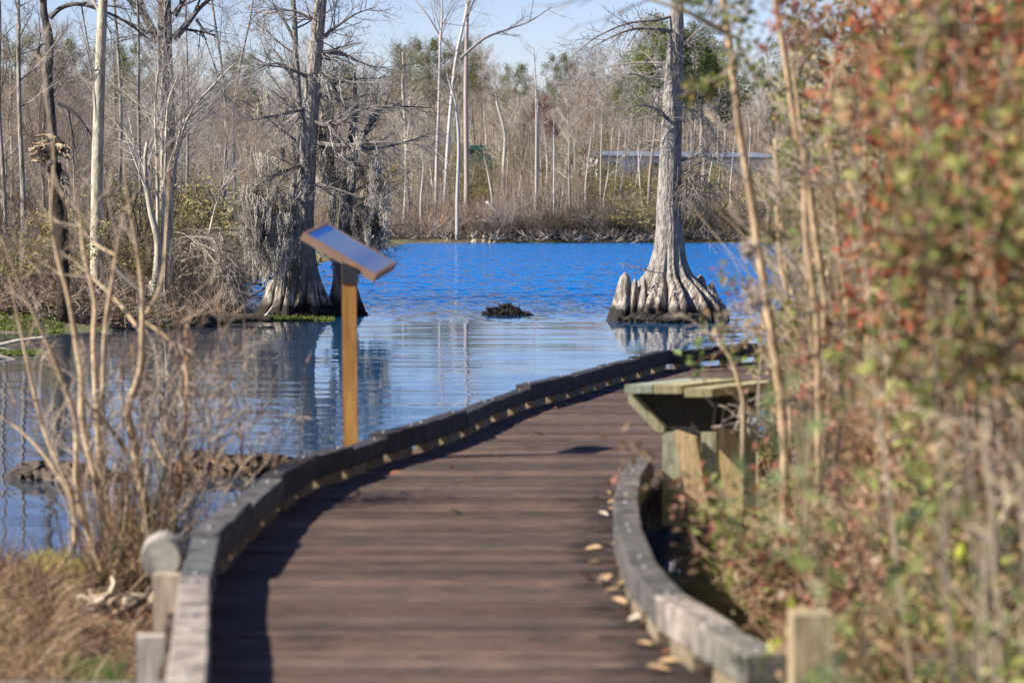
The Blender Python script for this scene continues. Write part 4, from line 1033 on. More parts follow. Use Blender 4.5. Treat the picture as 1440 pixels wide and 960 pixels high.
# clump of pale stems
ms = [[(212, 440), (222, 350), (210, 290), (204, 230), (207, 200)], [(226, 440), (228, 340), (232, 250), (236, 150), (250, 110)], [(232, 440), (236, 330), (244, 250), (262, 170), (300, 120), (330, 90)],
      [(220, 440), (222, 320), (221, 240), (218, 160), (222, 100)], [(240, 440), (240, 330), (243, 240), (255, 180), (275, 140)], [(236, 440), (233, 300), (228, 220), (240, 140)]]
root = empty('multi_stem_tree', P(225, 440, 57) , 'clump of pale slender stems rising together from the left bank', 'tree', world=True)
root.location.z = gz(root.location.x, 57)
cr = MB()
for i, pix in enumerate(ms):
    q = spline([P(x, y, 57 + .1 * i) for x, y in pix], 4); q[0].z = -.4
    rr = [(.085 if i == 0 else .05) * (1 - .7 * k / (len(q) - 1)) for k in range(len(q))]
    mb = MB(); mb.ring_tube(q, rr, 8, (1.1, 1.08, 1), wob=.05); mb.build('stem', M['pale_bark'], root, smooth=True)
    for k in range(8):
        j = random.randrange(len(q) // 2, len(q) - 1); limb(cr, q[j], rdir(q[j + 1] - q[j], random.gauss(.5, .15)), 1.5 * random.uniform(.5, 1.2), rr[j] * .5, 1, SPEC_B, None, (.42, .38, .33))
cr.build('crown', M['twig'], root)
path_tree('sapling', [(288, 358), (294, 330), (299, 305), (305, 285)], 62, .028, 'small white forked sapling leaning over the brush by the blue inlet', M['pale_bark'], (1.5, 1.45, 1.35), (.6, .55, .48), nmain=9, bare=.5, limb_ratio=.35, ang=.6, minr=.009, spec=[(4, .5, .6, 3, .1, .1), (3, .5, .6, 2, .1, .1), (0, 0, 0, 1, 0, .1)], ext=.6)
for px, d, lab in ((8, 68, 'thin trunk at the extreme left of the near bank'), (30, 64, 'spindly pale sapling left of the rooted snag'), (195, 70, 'thin grey tree between the pale trunk and the thick dark one'), (160, 75, 'slender brown tree just right of the pale mottled trunk'), (270, 80, 'slim tree behind the pale stem clump'), (310, 90, 'slim grey tree at the edge of the blue inlet'), (335, 100, 'last slim tree before the moss curtain')):
    path_tree('bare_tree', [(px, 430), (px + rs.uniform(-8, 8), 300), (px + rs.uniform(-14, 14), 150), (px + rs.uniform(-20, 20), 20)], d, rs.uniform(.045, .075), lab, M['bark'], (1, 1, 1), (.33, .29, .25), nmain=16, bare=.3, limb_ratio=.18, ext=2)
# thicket of smaller bare trees behind, on the peninsula
for i in range(58):
    d = rs.uniform(66, 140); px = rs.uniform(-60, 345 if d < 100 else 320)
    if i > 50: px = rs.uniform(-200, -60)
    x = P(px, 300, d).x; k = rs.randrange(8)
    if x > -.093 * d - .6: x = -.093 * d - .6 - rs.random() * 2
    put(k, Vector((x, d, gz(x, d))), rs.uniform(0, 6.28), rs.uniform(.28, .62), f'{kinds[k % 4]} small bare tree in the brush of the left bank', f'{kinds[k % 4]} small trees of the left bank')
for i in range(84):
    d = 57 + 26 * rs.random() ** 1.3; px = rs.uniform(-30, 325); x = P(px, 300, d).x
    if d < 60 and px > 190: d += 4
    s = rs.uniform(.35, .6) * (1 if d < 62 else 1.6); k = rs.choice([0, 4, 2, 0, 1, 2, 0, 4]) if i % 12 else 3; 
    put_bush(k, Vector((x, d, gz(x, d))), rs.uniform(0, 6.28), (s * 1.2, s * 1.2, s), 'tangled on the left bank')
# fallen crown arching down to the water
fc = empty('fallen_branch', P(285, 420, 56), 'arching mass of pale dead branches fallen over the left bank at the inlet', 'dead branch', world=True)
m_ = MB(); DW = (.40, .34, .27)
for k in range(80):
    x0, y0 = random.uniform(235, 320), random.uniform(345, 420); r_ = random.uniform(.25, 1)
    q = spline([P(x0, 425 - 10 * r_, 56.5), P(x0 + 10, y0 - 30 * r_, 56.2), P(290 + 25 * r_, 350 + random.uniform(-14, 40), 56 + random.uniform(-.6, .6)), P(325 + random.uniform(-15, 18), 385 + random.uniform(-20, 40), 55.6)], 5)
    c = vary(DW, .5, 1.2)
    for i in range(len(q) - 1): m_.seg(q[i], q[i + 1], .010 * (1 - i / len(q)) + .004, .010 * (1 - (i + 1) / len(q)) + .004, c)
    for _ in range(9):
        i = random.randrange(3, len(q) - 1); limb(m_, q[i], rdir(q[i + 1] - q[i], .7), random.uniform(.2, .6), .006, 1, [(0,) * 6, (3, .5, .7, 3, -.1, .15), (0, 0, 0, 2, -.1, .15)], None, c)
m_.build('branches', M['twig'], fc)
# horizontal dead logs over the inlet
log('driftwood_log', [(300, 372), (330, 372), (360, 376)], 62, .05, 'dark slanting drift log over the blue inlet, upper one', M['rot'])
log('driftwood_log', [(322, 395), (345, 396), (368, 400)], 60, .04, 'thin dark drift log low over the inlet water', M['rot'])
# root wads / dark logs on the waterline
lump('root_wad', [(255, 455), (266, 438), (276, 432), (288, 436), (300, 452)], 53.5, .3, .4, M['rot'], 'upturned muddy root wad with a pale knot at the water edge', 'root wad', 500, sp_col=((2.5, 2.3, 2), (.6, .6, .6), (1, 1, 1)), rr=.025)
log('fallen_log', [(285, 455), (320, 450), (350, 447), (384, 450)], 54.5, .12, 'black half sunken log along the green water weed', M['rot'], (.6, .6, .6), wob=.2)
log('dead_stick', [(366, 452), (377, 440), (384, 430)], 55, .03, 'forked pale stick poking from the end of the black log', M['bleached'], cat='stick')
log('fallen_log', [(-20, 489), (30, 487), (70, 488), (125, 492)], 45.5, .07, 'dark log lying in the shallows at the left edge', M['rot'], (1, 1, 1), wob=.15)
log('dead_branch', [(-5, 486), (20, 480), (45, 476), (70, 474)], 45.3, .035, 'bleached branch lying over the dark log in the shallows', M['bleached'], cat='branch')
log('dead_branch', [(-5, 500), (20, 507), (38, 520), (44, 527)], 41, .035, 'crooked bleached branch dipping into the water at the left edge', M['bleached'], cat='branch')
log('fallen_log', [(160, 375), (180, 395), (210, 420)], 55.5, .05, 'slanting brown dead pole on the left bank under the pale stems', M['deadwood'])
log('fallen_log', [(60, 455), (110, 425), (150, 400)], 55, .02, 'long thin straight dead pole leaning up the left bank', M['bleached'])
lump('stump', [(205, 440), (210, 400), (217, 385), (224, 395), (230, 440)], 57.5, .3, .3, M['bleached'], 'pale broken stump at the foot of the slender stem clump', 'stump', 40, sp_col=((1, 1, 1),))
lump('stump', [(125, 470), (140, 455), (160, 440), (172, 452), (178, 475)], 54, .3, .3, M['rot'], 'black hollow stump at the water edge below the pale trunk', 'stump', 120, sp_col=((.6, .6, .6),))
# the broken rooted snag standing up at the left
sn = empty('rooted_snag', P(75, 470, 52), 'broken stub topped with a bleached twisted root mass on the left bank', 'snag', world=True)
m_ = MB(); q = spline([P(90, 460, 52), P(88, 340, 52), P(82, 280, 52), (P(76, 230, 52))], 4); m_.ring_tube(q, [.13, .12, .12, .11, .11, .11, .12, .12, .13, .14, .15, .15, .13][:len(q)], 10, (.45, .4, .36), wob=.15); m_.build('stub', M['rot'], sn, smooth=True)
m_ = MB()
for k in range(60):
    u = random.choice((-1, 1)) * random.uniform(.2, 1); v = random.gauss(0, .42)
    q = spline([P(80 + random.uniform(-12, 10), 208 + 10 * v, 52 + random.uniform(-.2, .2)), P(78 + 12 * u, 207 + 14 * v, 51.9 + random.uniform(-.2, .2)), P(75 + 26 * u, 212 + 18 * v + 4 * random.random(), 51.9 + random.uniform(-.3, .3)), P(73 + 33 * u, 214 + 20 * v, 52)], 3)
    m_.ring_tube(q, [random.choice((.03, .05)) * (1 - .85 * i / len(q)) for i in range(len(q))], 6, random.choice([(1, .9, .76), (.85, .74, .6), (.4, .34, .28), (.6, .5, .4)]), wob=.3)
for k in range(14):
    q = spline([P(80, 235, 52), P(70 + random.uniform(-6, 30), 250, 51.9), P(60 + random.uniform(0, 45), 268 + random.uniform(-5, 14), 51.9)], 3); m_.ring_tube(q, [.022 * (1 - .7 * i / len(q)) for i in range(len(q))], 5, (.85, .78, .68))
m_.build('roots', M['bleached'], sn)
lb = MB()
for i in range(5200):
    d = 52 + 14 * random.random() ** 1.4; ux = random.uniform(-40, 335); q = P(ux, 400, d)
    if gz(q.x, q.y) < -.6: continue
    q.z = max(gz(q.x, q.y), -.5) + random.uniform(0, .1); c = random.choice([(.05, .038, .03), (.14, .10, .07), (.25, .19, .14), (.33, .28, .22), (.19, .10, .06)])
    a_ = Vector((random.gauss(0, .22), random.gauss(0, .2), random.uniform(-.02, .5 if d > 55 else .22)))
    lb.seg(q, q + a_ * .6, .012, .008, c); lb.seg(q + a_ * .6, q + a_ + Vector((random.gauss(0, .12), 0, random.gauss(0, .08))), .008, .004, c)
tag(lb.build('brush_litter', M['twig']), 'dark and rusty tangle of dead twigs over the left bank', 'brush', kind='stuff')
# green mats
def mat_stuff(name, boxes, label, cols, n, size, cat='plants', zoff=.01, asp=.6):
    mb = MB(); pts = []
    for i in range(n):
        x, y0, y1 = random.choice(boxes)[0:3] if False else (None, None, None)
        b = random.choice(boxes); px = random.uniform(b[0], b[1]); py = random.uniform(b[2], b[3]); g = G(px, py, WATER)
        pts.append((g.x, g.y, max(WATER, gz(g.x, g.y)) + random.uniform(0, zoff)))
    c = np.array(cols)[RNG.integers(0, len(cols), n)] * RNG.uniform(.7, 1.3, (n, 1)); mb.leaves(pts, size, c, flat=.7, asp=asp)
    return tag(mb.build(name, M['leaf']), label, cat, kind='stuff')
mat_stuff('water_weed', [(338, 470, 443, 452), (345, 440, 446, 451), (300, 345, 449, 454), (165, 250, 452, 462), (0, 90, 455, 468), (20, 110, 450, 460), (0, 60, 494, 500)], 'bright green floating weed along the left bank waterline', [(.10, .16, .02), (.16, .2, .03), (.22, .22, .05), (.07, .11, .02)], 16000, .07, zoff=.03)
mat_stuff('bank_grass', [(-40, 180, 440, 462), (540, 625, 335, 340.4), (560, 700, 336, 340), (180, 330, 432, 450)], 'yellow green ground plants on the left and far banks', [(.24, .21, .07), (.20, .16, .06), (.28, .19, .09), (.14, .10, .06)], 11000, .10, zoff=.12)

# ------------------------------------------------------------------ NEAR LEFT: logs, sapling clump, roots, grass
lump('floating_log', [(14, 672), (20, 655), (45, 648), (80, 650), (100, 648), (130, 655), (160, 662), (190, 672)], 22, .1, .2, M['rot'], 'mossy dark log floating beyond the sapling clump', 'log', 0, z0=-.56, rough=.03)
lump('floating_log', [(245, 650), (262, 640), (275, 632), (300, 638), (340, 640), (380, 638), (402, 642), (415, 655)], 22.3, .1, .2, M['rot'], 'mossy dark log floating just left of the kerb', 'log', 0, col=(1.5, 1.3, 1.0), z0=-.56, rough=.03)
sc = empty('sapling_clump', G(185, 830, -.4), 'clump of tan leafless saplings fanning up from the near left bank', 'shrub', world=True)
D0 = 14.9
stems = [([(105, 770), (100, 697), (60, 470 + 130), (27, 397 + 60), (0, 330)], .013), ([(150, 820), (110, 700), (107, 597), (87, 533), (60, 467), (27, 397), (0, 330), (-30, 270)], .016), ([(160, 815), (140, 700), (117, 597), (115, 533), (107, 480), (97, 420), (80, 357), (72, 300), (75, 210), (60, 120)], .020), ([(170, 815), (150, 720), (138, 597), (132, 480), (133, 423), (117, 353), (112, 300), (95, 230)], .019),
         ([(205, 790), (204, 727), (196, 664), (183, 600), (180, 573), (197, 523), (200, 480), (200, 413), (192, 347), (178, 270), (172, 200)], .024), ([(145, 560), (147, 467), (160, 380), (167, 333), (175, 290)], .011), ([(250, 700), (257, 640), (260, 600), (263, 480), (252, 433)], .013), ([(200, 450), (227, 397), (235, 300), (240, 220)], .010), ([(183, 640), (142, 585), (120, 560), (118, 500)], .013), ([(250, 690), (225, 640), (205, 600), (190, 585)], .010),
         ([(130, 768), (100, 700), (54, 630), (0, 585), (-40, 570)], .012), ([(185, 830), (215, 720), (235, 640), (228, 560)], .014), ([(200, 450), (240, 480), (262, 520)], .009), ([(338, 700), (340, 620), (347, 530)], .007), ([(160, 820), (180, 700), (160, 640)], .014), ([(160, 820), (170, 730), (205, 660)], .012), ([(60, 330), (40, 290), (10, 270)], .009), ([(165, 360), (130, 340), (100, 300)], .008), ([(200, 470), (170, 430), (130, 390), (95, 360)], .009)]
tw = MB()
for i, (pix, r_) in enumerate(stems):
    dd = random.uniform(-.5, .5); q = spline([P(x, y, D0 + dd * k / len(pix)) for k, (x, y) in enumerate(pix)], 4); mb = MB()
    c = (1.15, .98, .74) if i != 6 else (1.3, .8, .42)
    mb.ring_tube(q, [max(.002, r_ * (1.1 - 1.05 * (k / (len(q) - 1)) ** 1.6)) for k in range(len(q))], 8, c, wob=.06); mb.build('stem', M['bleached'], sc, smooth=True)
    for k in range(5):
        j = random.randrange(len(q) // 2, len(q) - 1); limb(tw, q[j], rdir(q[j + 1] - q[j], .6), random.uniform(.15, .45), .004, 0, [(3, .6, .6, 3, .05, .1), (0, 0, 0, 2, .05, .1)], None, (.42, .33, .24))
for k in range(420):
    q = P(random.gauss(195, 38), random.uniform(780, 850), D0 + random.gauss(0, .25)); a = Vector((random.gauss(0, .13), random.gauss(0, .15), random.uniform(.15, .65))); c = random.choice([(.32, .2, .1), (.22, .13, .07), (.42, .32, .2), (.16, .14, .07)])
    tw.seg(q, q + a * .6, .004, .003, c); tw.seg(q + a * .6, q + a + Vector((random.gauss(0, .05), 0, 0)), .003, .0015, c)
for k in range(70):
    q = P(random.uniform(90, 350), random.uniform(640, 800), D0 + random.uniform(-.4, .5)); limb(tw, q, Vector((random.gauss(0, .35), random.gauss(0, .2), 1)), random.uniform(.3, .95), .004, 0, [(4, .5, .6, 4, .05, .1), (2, .5, .6, 3, .05, .12), (0, 0, 0, 2, .05, .1)], None, random.choice([(.40, .31, .22), (.30, .2, .13), (.46, .38, .28)]))
tw.build('twigs', M['twig'], sc)
rt = empty('root_mass', G(165, 880, -.35), 'white bleached exposed roots under the sapling clump', 'roots', world=True)
m_ = MB()
for k in range(120):
    x0 = random.uniform(95, 225); y0 = random.uniform(838, 875); q = [P(x0, y0, 14.0 + random.uniform(-.2, .3))]; d_ = Vector((random.gauss(0, 1), random.gauss(0, .5), random.uniform(-.8, .3))).normalized()
    for j in range(5):
        d_ = (d_ + Vector((random.gauss(0, .45), random.gauss(0, .3), random.gauss(-.1, .35)))).normalized(); q.append(q[-1] + d_ * random.uniform(.025, .06))
    r0 = random.choice((.010, .016, .026)); m_.ring_tube(q, [r0 * (1 - .13 * i) for i in range(len(q))], 6, random.choice([(1.3, 1.25, 1.15), (1.1, 1, .85), (.6, .5, .4), (.35, .3, .25)]), wob=.25)
m_.build('roots', M['bleached'], rt)
lump('mud_heap', [(80, 880), (110, 838), (150, 826), (190, 832), (235, 845), (250, 900)], 14.6, .1, .5, M['muck'], 'dark root mat and peat at the foot of the sapling clump', 'mud', 500, sp_col=((3, 2, 1.4), (1, 1, 1)), rr=.006, z0=-.7)
bpy.data.objects['mud_heap']['kind'] = 'structure'
def blades(name, n, region, hts, cols, label, kind='stuff', lean=.25, droop=.15, w_=.004, zfun=None, cat='grass'):
    mb = MB()
    for i in range(n):
        x, yv = region(); z = gz(x, yv) if zfun is None else zfun(x, yv); h = random.uniform(*hts); c = vary(random.choice(cols), .75, 1.25)
        p = Vector((x, yv, z - .02)); d = Vector((random.gauss(0, lean), random.gauss(0, lean), 1)); m = 4
        for k in range(m):
            q = p + d.normalized() * h / m; mb.seg(p, q, w_ * (1 - k / m) + .0008, w_ * (1 - (k + 1) / m) + .0006, c); p = q; d = d + Vector((d.x * .5, d.y * .5, -droop)) + Vector((random.gauss(0, .08), random.gauss(0, .08), 0))
    return tag(mb.build(name, M['dry']), label, cat, kind=kind)
TAN = [(.42, .30, .15), (.34, .23, .11), (.50, .38, .22), (.26, .17, .09), (.20, .13, .08)]
GRN = [(.09, .17, .03), (.13, .22, .04), (.07, .12, .03)]
def reg_left():
    yv = random.uniform(10.2, 13.4) if random.random() < .7 else random.uniform(13.4, 15.2); return P(random.uniform(-60, 235 if yv < 11.0 else 80), 900, yv).x, yv
blades('dry_grass', 4200, reg_left, (.05, .40), TAN + [(.26, .14, .08), (.16, .10, .06), (.20, .13, .09)], 'dry tan grass and dead stalks on the near left bank', lean=.42, w_=.0045)
def reg_g():
    yv = random.uniform(11.0, 11.9); return P(random.gauss(125, 24), 900, yv).x, yv
blades('green_grass', 1000, reg_g, (.06, .22), GRN, 'tuft of fresh green grass among dry stalks on the near left bank')
blades('yellow_grass', 2500, lambda: ((lambda yv: (P(random.uniform(40, 160), 800, yv).x, yv))(random.uniform(15.2, 16.4))), (.05, .16), [(.42, .38, .08), (.3, .3, .07)], 'yellow green grass fringe at the water edge by the saplings')

nl_ = MB()
for i in range(4200):
    yv = random.uniform(9.6, 15.6); q = P(random.uniform(-80, 260), 900, yv); q.z = max(gz(q.x, q.y), -.49) + random.uniform(0, .03)
    a_ = Vector((random.gauss(0, .10), random.gauss(0, .10), random.uniform(-.01, .09))); nl_.seg(q, q + a_, .004, .002, random.choice([(.30, .19, .10), (.18, .11, .07), (.42, .30, .18), (.09, .06, .04), (.25, .12, .08)]))
tag(nl_.build('ground_litter', M['twig']), 'brown dead twigs and litter on the near left bank', 'litter', kind='stuff')
# ------------------------------------------------------------------ RIGHT: shrubs
def shrub(name, cx_, cy, H, spread, nst, nleaf, cols, tcol, label, leafsize=.045, seed=None, lean=0, cat='shrub', group=None, sway=.12, twr=.008, lowcut=.12, lat=.125):
    if seed is not None: random.seed(seed)
    base = Vector((cx_, cy, gz(cx_, cy)))
    root = empty(name, base, label, cat, group)
    st = MB(); ends = []
    sp = [(8, lat, .6, 5, .03, sway), (5, .5, .7, 3, .0, .16), (3, .5, .7, 2, 0, .15)]
    for k in range(nst):
        a = random.uniform(0, 6.28); t = random.uniform(.02, spread)
        d = Vector((math.cos(a) * t + lean, math.sin(a) * t, 1)).normalized()
        c = vary(tcol, .7, 1.35)
        limb(st, Vector((math.cos(a) * random.random() * .15 * H, math.sin(a) * random.random() * .15 * H, -.05)), d, H * random.uniform(.65, 1.1), twr * random.uniform(.7, 1.3), 0, sp, ends, c)
    st.build('stems', M['twig'], root)
    if nleaf:
        ends = [e for e in ends if e.z > H * lowcut]
        e = np.array([tuple(v) for v in random.choices(ends, k=nleaf)]) + RNG.normal(size=(nleaf, 3)) * .05
        # colour varies by twig neighbourhood as well as leaf by leaf
        cc = np.array(cols); key = np.sin(e[:, 0] * 9 + cx_ * 5) + np.sin(e[:, 2] * 7 + cy) + np.sin(e[:, 1] * 8) + RNG.normal(size=nleaf) * .9
        idx = np.clip(((key + 3) / 6 * len(cc)).astype(int), 0, len(cc) - 1); c = cc[idx] * RNG.uniform(.65, 1.4, (nleaf, 1))
        lm = MB(); lm.leaves(e, leafsize, c); lm.build('foliage', M['leaf'], root)
    return root
REDS = [(.15, .13, .05), (.24, .13, .06), (.26, .085, .045), (.42, .11, .05), (.22, .08, .05), (.40, .20, .09), (.26, .22, .09), (.30, .20, .12)]
GREENS = [(.12, .17, .045), (.19, .22, .06), (.29, .30, .08), (.08, .10, .035), (.34, .27, .13), (.28, .20, .12)]
TANS = [(.40, .29, .16), (.30, .20, .10), (.50, .39, .25), (.22, .14, .08), (.24, .24, .09), (.16, .19, .05)]
PINK = [(.34, .16, .11), (.42, .25, .17), (.36, .26, .15), (.30, .12, .08), (.46, .35, .23), (.28, .18, .10)]
TW = (.46, .37, .26)
def at(px, d): return P(px, 300, d).x, d
S = [ # px, d, H, spread, stems, leaves, palette, label
 (1150, 17.0, 2.9, .04, 8, 1300, GREENS, 'airy yellow green shrub at the inner edge of the thicket, beyond the bench', .04),
 (1225, 16.0, 3.0, .06, 12, 2600, GREENS, 'tall green and yellow shrub behind the tan stems right of the bench', .062),
 (1350, 10.8, 3.2, .05, 14, 3800, REDS, 'tall red leaved shrub nearest the gap to the lake', .062),
 (1500, 8.4, 3.2, .03, 14, 3000, REDS, 'densest scarlet and rust coloured shrub in the middle of the right thicket', .062),
 (1540, 7.2, 2.9, .06, 12, 2200, [REDS[0], REDS[1], GREENS[1], GREENS[2], REDS[5], GREENS[4]], 'mixed orange and green shrub at the right side', .062),
 (1290, 13.5, 3.2, .08, 14, 3200, [REDS[2], REDS[5], TANS[0], GREENS[1], TANS[3]], 'brownish red shrub behind the scarlet one', .062),
 (1375, 14.0, 3.4, .12, 14, 3600, [REDS[1], GREENS[0], TANS[0], GREENS[3]], 'tall dark green and rust shrub at the back of the right thicket', .062),
 (1470, 12.5, 3.4, .12, 14, 3800, [GREENS[0], GREENS[1], REDS[1], TANS[1]], 'large dull green shrub at the far right back', .062),
 (1240, 18.5, 3.4, .08, 12, 3000, [GREENS[3], TANS[0], TANS[2], GREENS[1]], 'tan and green shrub furthest back along the path', .062),
 (1320, 19.0, 3.8, .12, 12, 3600, [GREENS[3], TANS[1], REDS[1]], 'dark shrub closing the back of the thicket', .05),
 (1410, 18.0, 3.8, .14, 12, 3600, [GREENS[0], TANS[1], GREENS[3]], 'dark green shrub closing the back right corner', .05),
 (1530, 9.0, 3.0, .12, 12, 3400, [GREENS[1], GREENS[0], REDS[5], GREENS[4]], 'yellow green shrub hanging in at the right edge', .062),
 (1500, 15.0, 3.6, .3, 12, 3600, [GREENS[0], TANS[1], GREENS[3]], 'deep green shrub outside the right corner of the thicket', .05),
]
for i, (px, d, H, spd, ns, nl, cols, lab, ls) in enumerate(S):
    x, yv = at(px, d); shrub('leafy_shrub', x, yv, H, spd, ns, int(nl * (2.0 if d < 9 else 1.4)), cols, TW, lab, ls * (.68 if d < 9 else .84), seed=100 + i, sway=.04, lean=.05 if px < 1400 else 0, lowcut=.55 if i == 0 else .42 if d < 9 else (.34 if d < 14.2 else .12))
LOW = [
 (1165, 14.8, .38, .5, 16, 800, [GREENS[1], GREENS[2], TANS[0], GREENS[4]], 'low yellow green bush right beside the bench legs', .035),
 (1125, 12.6, .45, .8, 18, 1500, TANS, 'dry tan low bush leaning over the right kerb', .03),
 (1235, 13.8, .75, .3, 18, 1300, [TANS[0], TANS[2], GREENS[1], TANS[3]], 'straw coloured low bush behind the leaning tan one', .03),
 (1235, 11.0, .62, .5, 20, 1900, [PINK[1], PINK[2], TANS[0], TANS[3], PINK[0]], 'pinkish tan low bush in the middle of the right verge', .03),
 (1290, 12.2, .9, .45, 18, 2200, PINK, 'pink red low bush under the tall red shrubs', .035),
 (1320, 10.2, .8, .55, 20, 2200, PINK + [TANS[1], TANS[3]], 'reddish brown low bush by the lower right corner', .032),
 (1330, 10.6, 1.05, .9, 18, 2000, [TANS[1], TANS[3], PINK[3], GREENS[1]], 'brown low bush with a few red leaves near the right edge', .032),
 (1400, 9.2, .95, .8, 18, 1900, [TANS[1], TANS[0], GREENS[1], GREENS[2], TANS[3]], 'brown and lime low bush at the lower right', .035),
 (1440, 8.2, .80, .8, 14, 1200, [GREENS[2], GREENS[1], TANS[1], (.4, .42, .06)], 'lime green low bush in the lower right corner', .04),
 (1320, 8.9, .5, .6, 20, 1700, [TANS[0], TANS[1], TANS[2], TANS[3]], 'dead tan bush just right of the lone square post', .028),
 (1310, 8.7, .60, 1.0, 18, 1500, [TANS[1], TANS[3], PINK[3], TANS[0]], 'dead brown bush at the bottom right of the verge', .028),
 (1225, 16.5, .8, .2, 16, 1300, [TANS[2], GREENS[1], TANS[0]], 'low straw bush between the bench and the tall stems', .035),
 (1400, 12.5, 1.4, .22, 16, 2200, [GREENS[0], GREENS[1], TANS[0], GREENS[3]], 'waist high green bush under the scarlet shrub', .04),
 (1290, 14.2, 1.3, .18, 14, 1700, [GREENS[0], GREENS[1], TANS[2], TANS[0]], 'waist high green and tan bush behind the pink one', .04),
 (1070, 18.8, .34, .4, 14, 220, [TANS[0], TANS[1], GREENS[1]], 'sparse brown bush in the shade directly behind the bench', .03),
 (1165, 20.5, .6, .3, 14, 400, [TANS[0], TANS[2], GREENS[1]], 'thin straw bush at the turn of the boardwalk past the bench', .03),
]
for i, (px, d, H, spd, ns, nl, cols, lab, ls) in enumerate(LOW):
    x, yv = at(px, d); shrub('low_bush', x, yv, H, spd, ns, int(nl * 1.7), cols, (.40, .27, .16), lab, ls * 1.3, seed=200 + i, lowcut=.05, twr=.005, sway=.2, lat=.35)
# very near soft green shrub at the right edge
x, yv = at(1465, 5.2); shrub('leafy_shrub', x, yv, 1.75, .22, 8, 420, [GREENS[0], (.16, .2, .08), GREENS[1]], (.3, .27, .16), 'soft green shrub closest to the viewer at the right edge', .05, seed=301, lowcut=.3)
random.seed(77)
# tall tan stems traced from the photo
TS = [([(1104, 640), (1098, 560), (1085, 470), (1068, 360), (1058, 290), (1040, 180), (1028, 80), (1018, 10), (1010, -40)], 12.5, .021, 'tall bent tan stem nearest the lake with a limb arching left', 1),
      ([(1160, 420), (1143, 300), (1132, 220), (1118, 180), (1105, 90), (1093, 20), (1085, -30)], 12.8, .017, 'second tan stem right of the bent one', 0),
      ([(1236, 700), (1234, 600), (1228, 460), (1215, 340), (1207, 290), (1190, 240)], 11.5, .016, 'straight reddish tan stem below the scarlet leaves', 0),
      ([(1250, 600), (1248, 480), (1240, 400)], 11.9, .013, 'short tan stem close behind the reddish one', 0),
      ([(1302, 590), (1300, 480), (1300, 400), (1296, 300)], 11.4, .016, 'upright tan stem in the middle of the thicket', 0),
      ([(1260, 460), (1200, 340), (1165, 270), (1120, 240)], 12.6, .013, 'slanting grey stem crossing the green shrub', 0),
      ([(1440, 330), (1390, 200), (1330, 120), (1290, 60), (1260, 0)], 10.6, .014, 'slanting dark stem through the orange leaves', 0),
      ([(1045, 560), (1030, 510), (1012, 440 + 40), (1016, 470)], 13.6, .010, 'thin leaning dead stem in front of the bench end', 0)]
for i in range(20):
    px = random.uniform(1105, 1345); d = random.uniform(11.2, 14.5); y0 = random.uniform(560, 680); y1 = random.uniform(60, 330); k = random.uniform(-50, 25)
    TS.append(([(px, y0), (px + k * .3 + random.uniform(-6, 6), y0 + (y1 - y0) * .35), (px + k * .7 + random.uniform(-8, 8), y0 + (y1 - y0) * .7), (px + k, y1)], d, random.uniform(.007, .013), None, 0))
for pix, d, r_, lab, arch in TS:
    q = spline([P(x, y, d) for x, y in pix], 5); b = q[0].copy(); b.z = gz(b.x, b.y) - .05
    q = [b] + q; root = empty('tan_stem', b, lab or 'slim tan leafless stem rising among the shrubs right of the boardwalk', 'stem', None if lab else 'slim tan stems among the right shrubs', world=True); mb = MB()
    c = (1.0, .84, .62) if '1' else 0
    mb.ring_tube(q, [r_ * (1.05 - .4 * k / len(q)) for k in range(len(q))], 8, (1.05, .86, .62), wob=.07); mb.build('stem', M['bleached'], root, smooth=True)
    tw = MB()
    if arch:
        a = spline([P(1030, 52, d), P(1000, 35, d - .1), P(960, 14, d - .2), (P(905, -4, d - .2)), P(860, -20, d - .2)], 5)
        tw.ring_tube(a, [.014 * (1 - .6 * i / len(a)) for i in range(len(a))], 6, (.5, .42, .31))
        q2 = a; 
        for k in range(8): limb(tw, a[random.randrange(4, len(a) - 1)], rdir(Vector((-1, 0, .2)), .7), .35, .004, 0, [(3, .5, .7, 3, 0, .1), (0, 0, 0, 2, 0, .1)], None, (.4, .34, .27))
    for k in range(12):
        j = random.randrange(3, len(q) - 1); limb(tw, q[j], rdir(q[j + 1 if j + 1 < len(q) else j] - q[j - 1], .6), random.uniform(.1, .28), .004, 0, [(4, .5, .7, 4, 0, .12), (0, 0, 0, 2, 0, .1)], None, (.44, .36, .27))
    tw.build('twigs', M['twig'], root)
# hanging leaf spray that reaches in front of the cypress
def spray(pts_px, d, n, cols, label, size=.05, sx=14, name='leaf_spray'):
    root = empty(name, P(*pts_px[0], d), label, 'leafy branch', world=True); mb = MB()
    q = spline([P(x, y, d) for x, y in pts_px], 5)
    for i in range(len(q) - 1): mb.seg(q[i], q[i + 1], .006, .005, (.4, .32, .22))
    e = []
    for k in range(n):
        v = q[random.randrange(1, len(q))] + Vector((random.gauss(0, sx * d / 4000), random.gauss(0, .06), random.gauss(0, sx * d / 4000 * .7))); e.append(tuple(v))
    for v in e[:n // 3]:
        j = min(q, key=lambda u: (u - Vector(v)).length); mb.seg(j, v, .003, .002, (.4, .32, .22))
    mb.build('twigs', M['twig'], root)
    lm = MB(); c = np.array(cols)[RNG.integers(0, len(cols), n)] * RNG.uniform(.7, 1.3, (n, 1)); lm.leaves(e, size, c); lm.build('foliage', M['leaf'], root)
spray([(1040, 60), (1020, 100), (990, 118), (965, 130)], 11.8, 70, [GREENS[1], GREENS[2], (.26, .18, .05), GREENS[0]], 'green and amber leaf spray hanging in front of the lone cypress trunk', .04, 12)
spray([(1060, 0), (1020, 10), (985, 8), (950, -5)], 11.6, 90, [GREENS[3], (.24, .17, .05), GREENS[0]], 'dark green leaf spray over the top of the lone cypress', .04, 12)
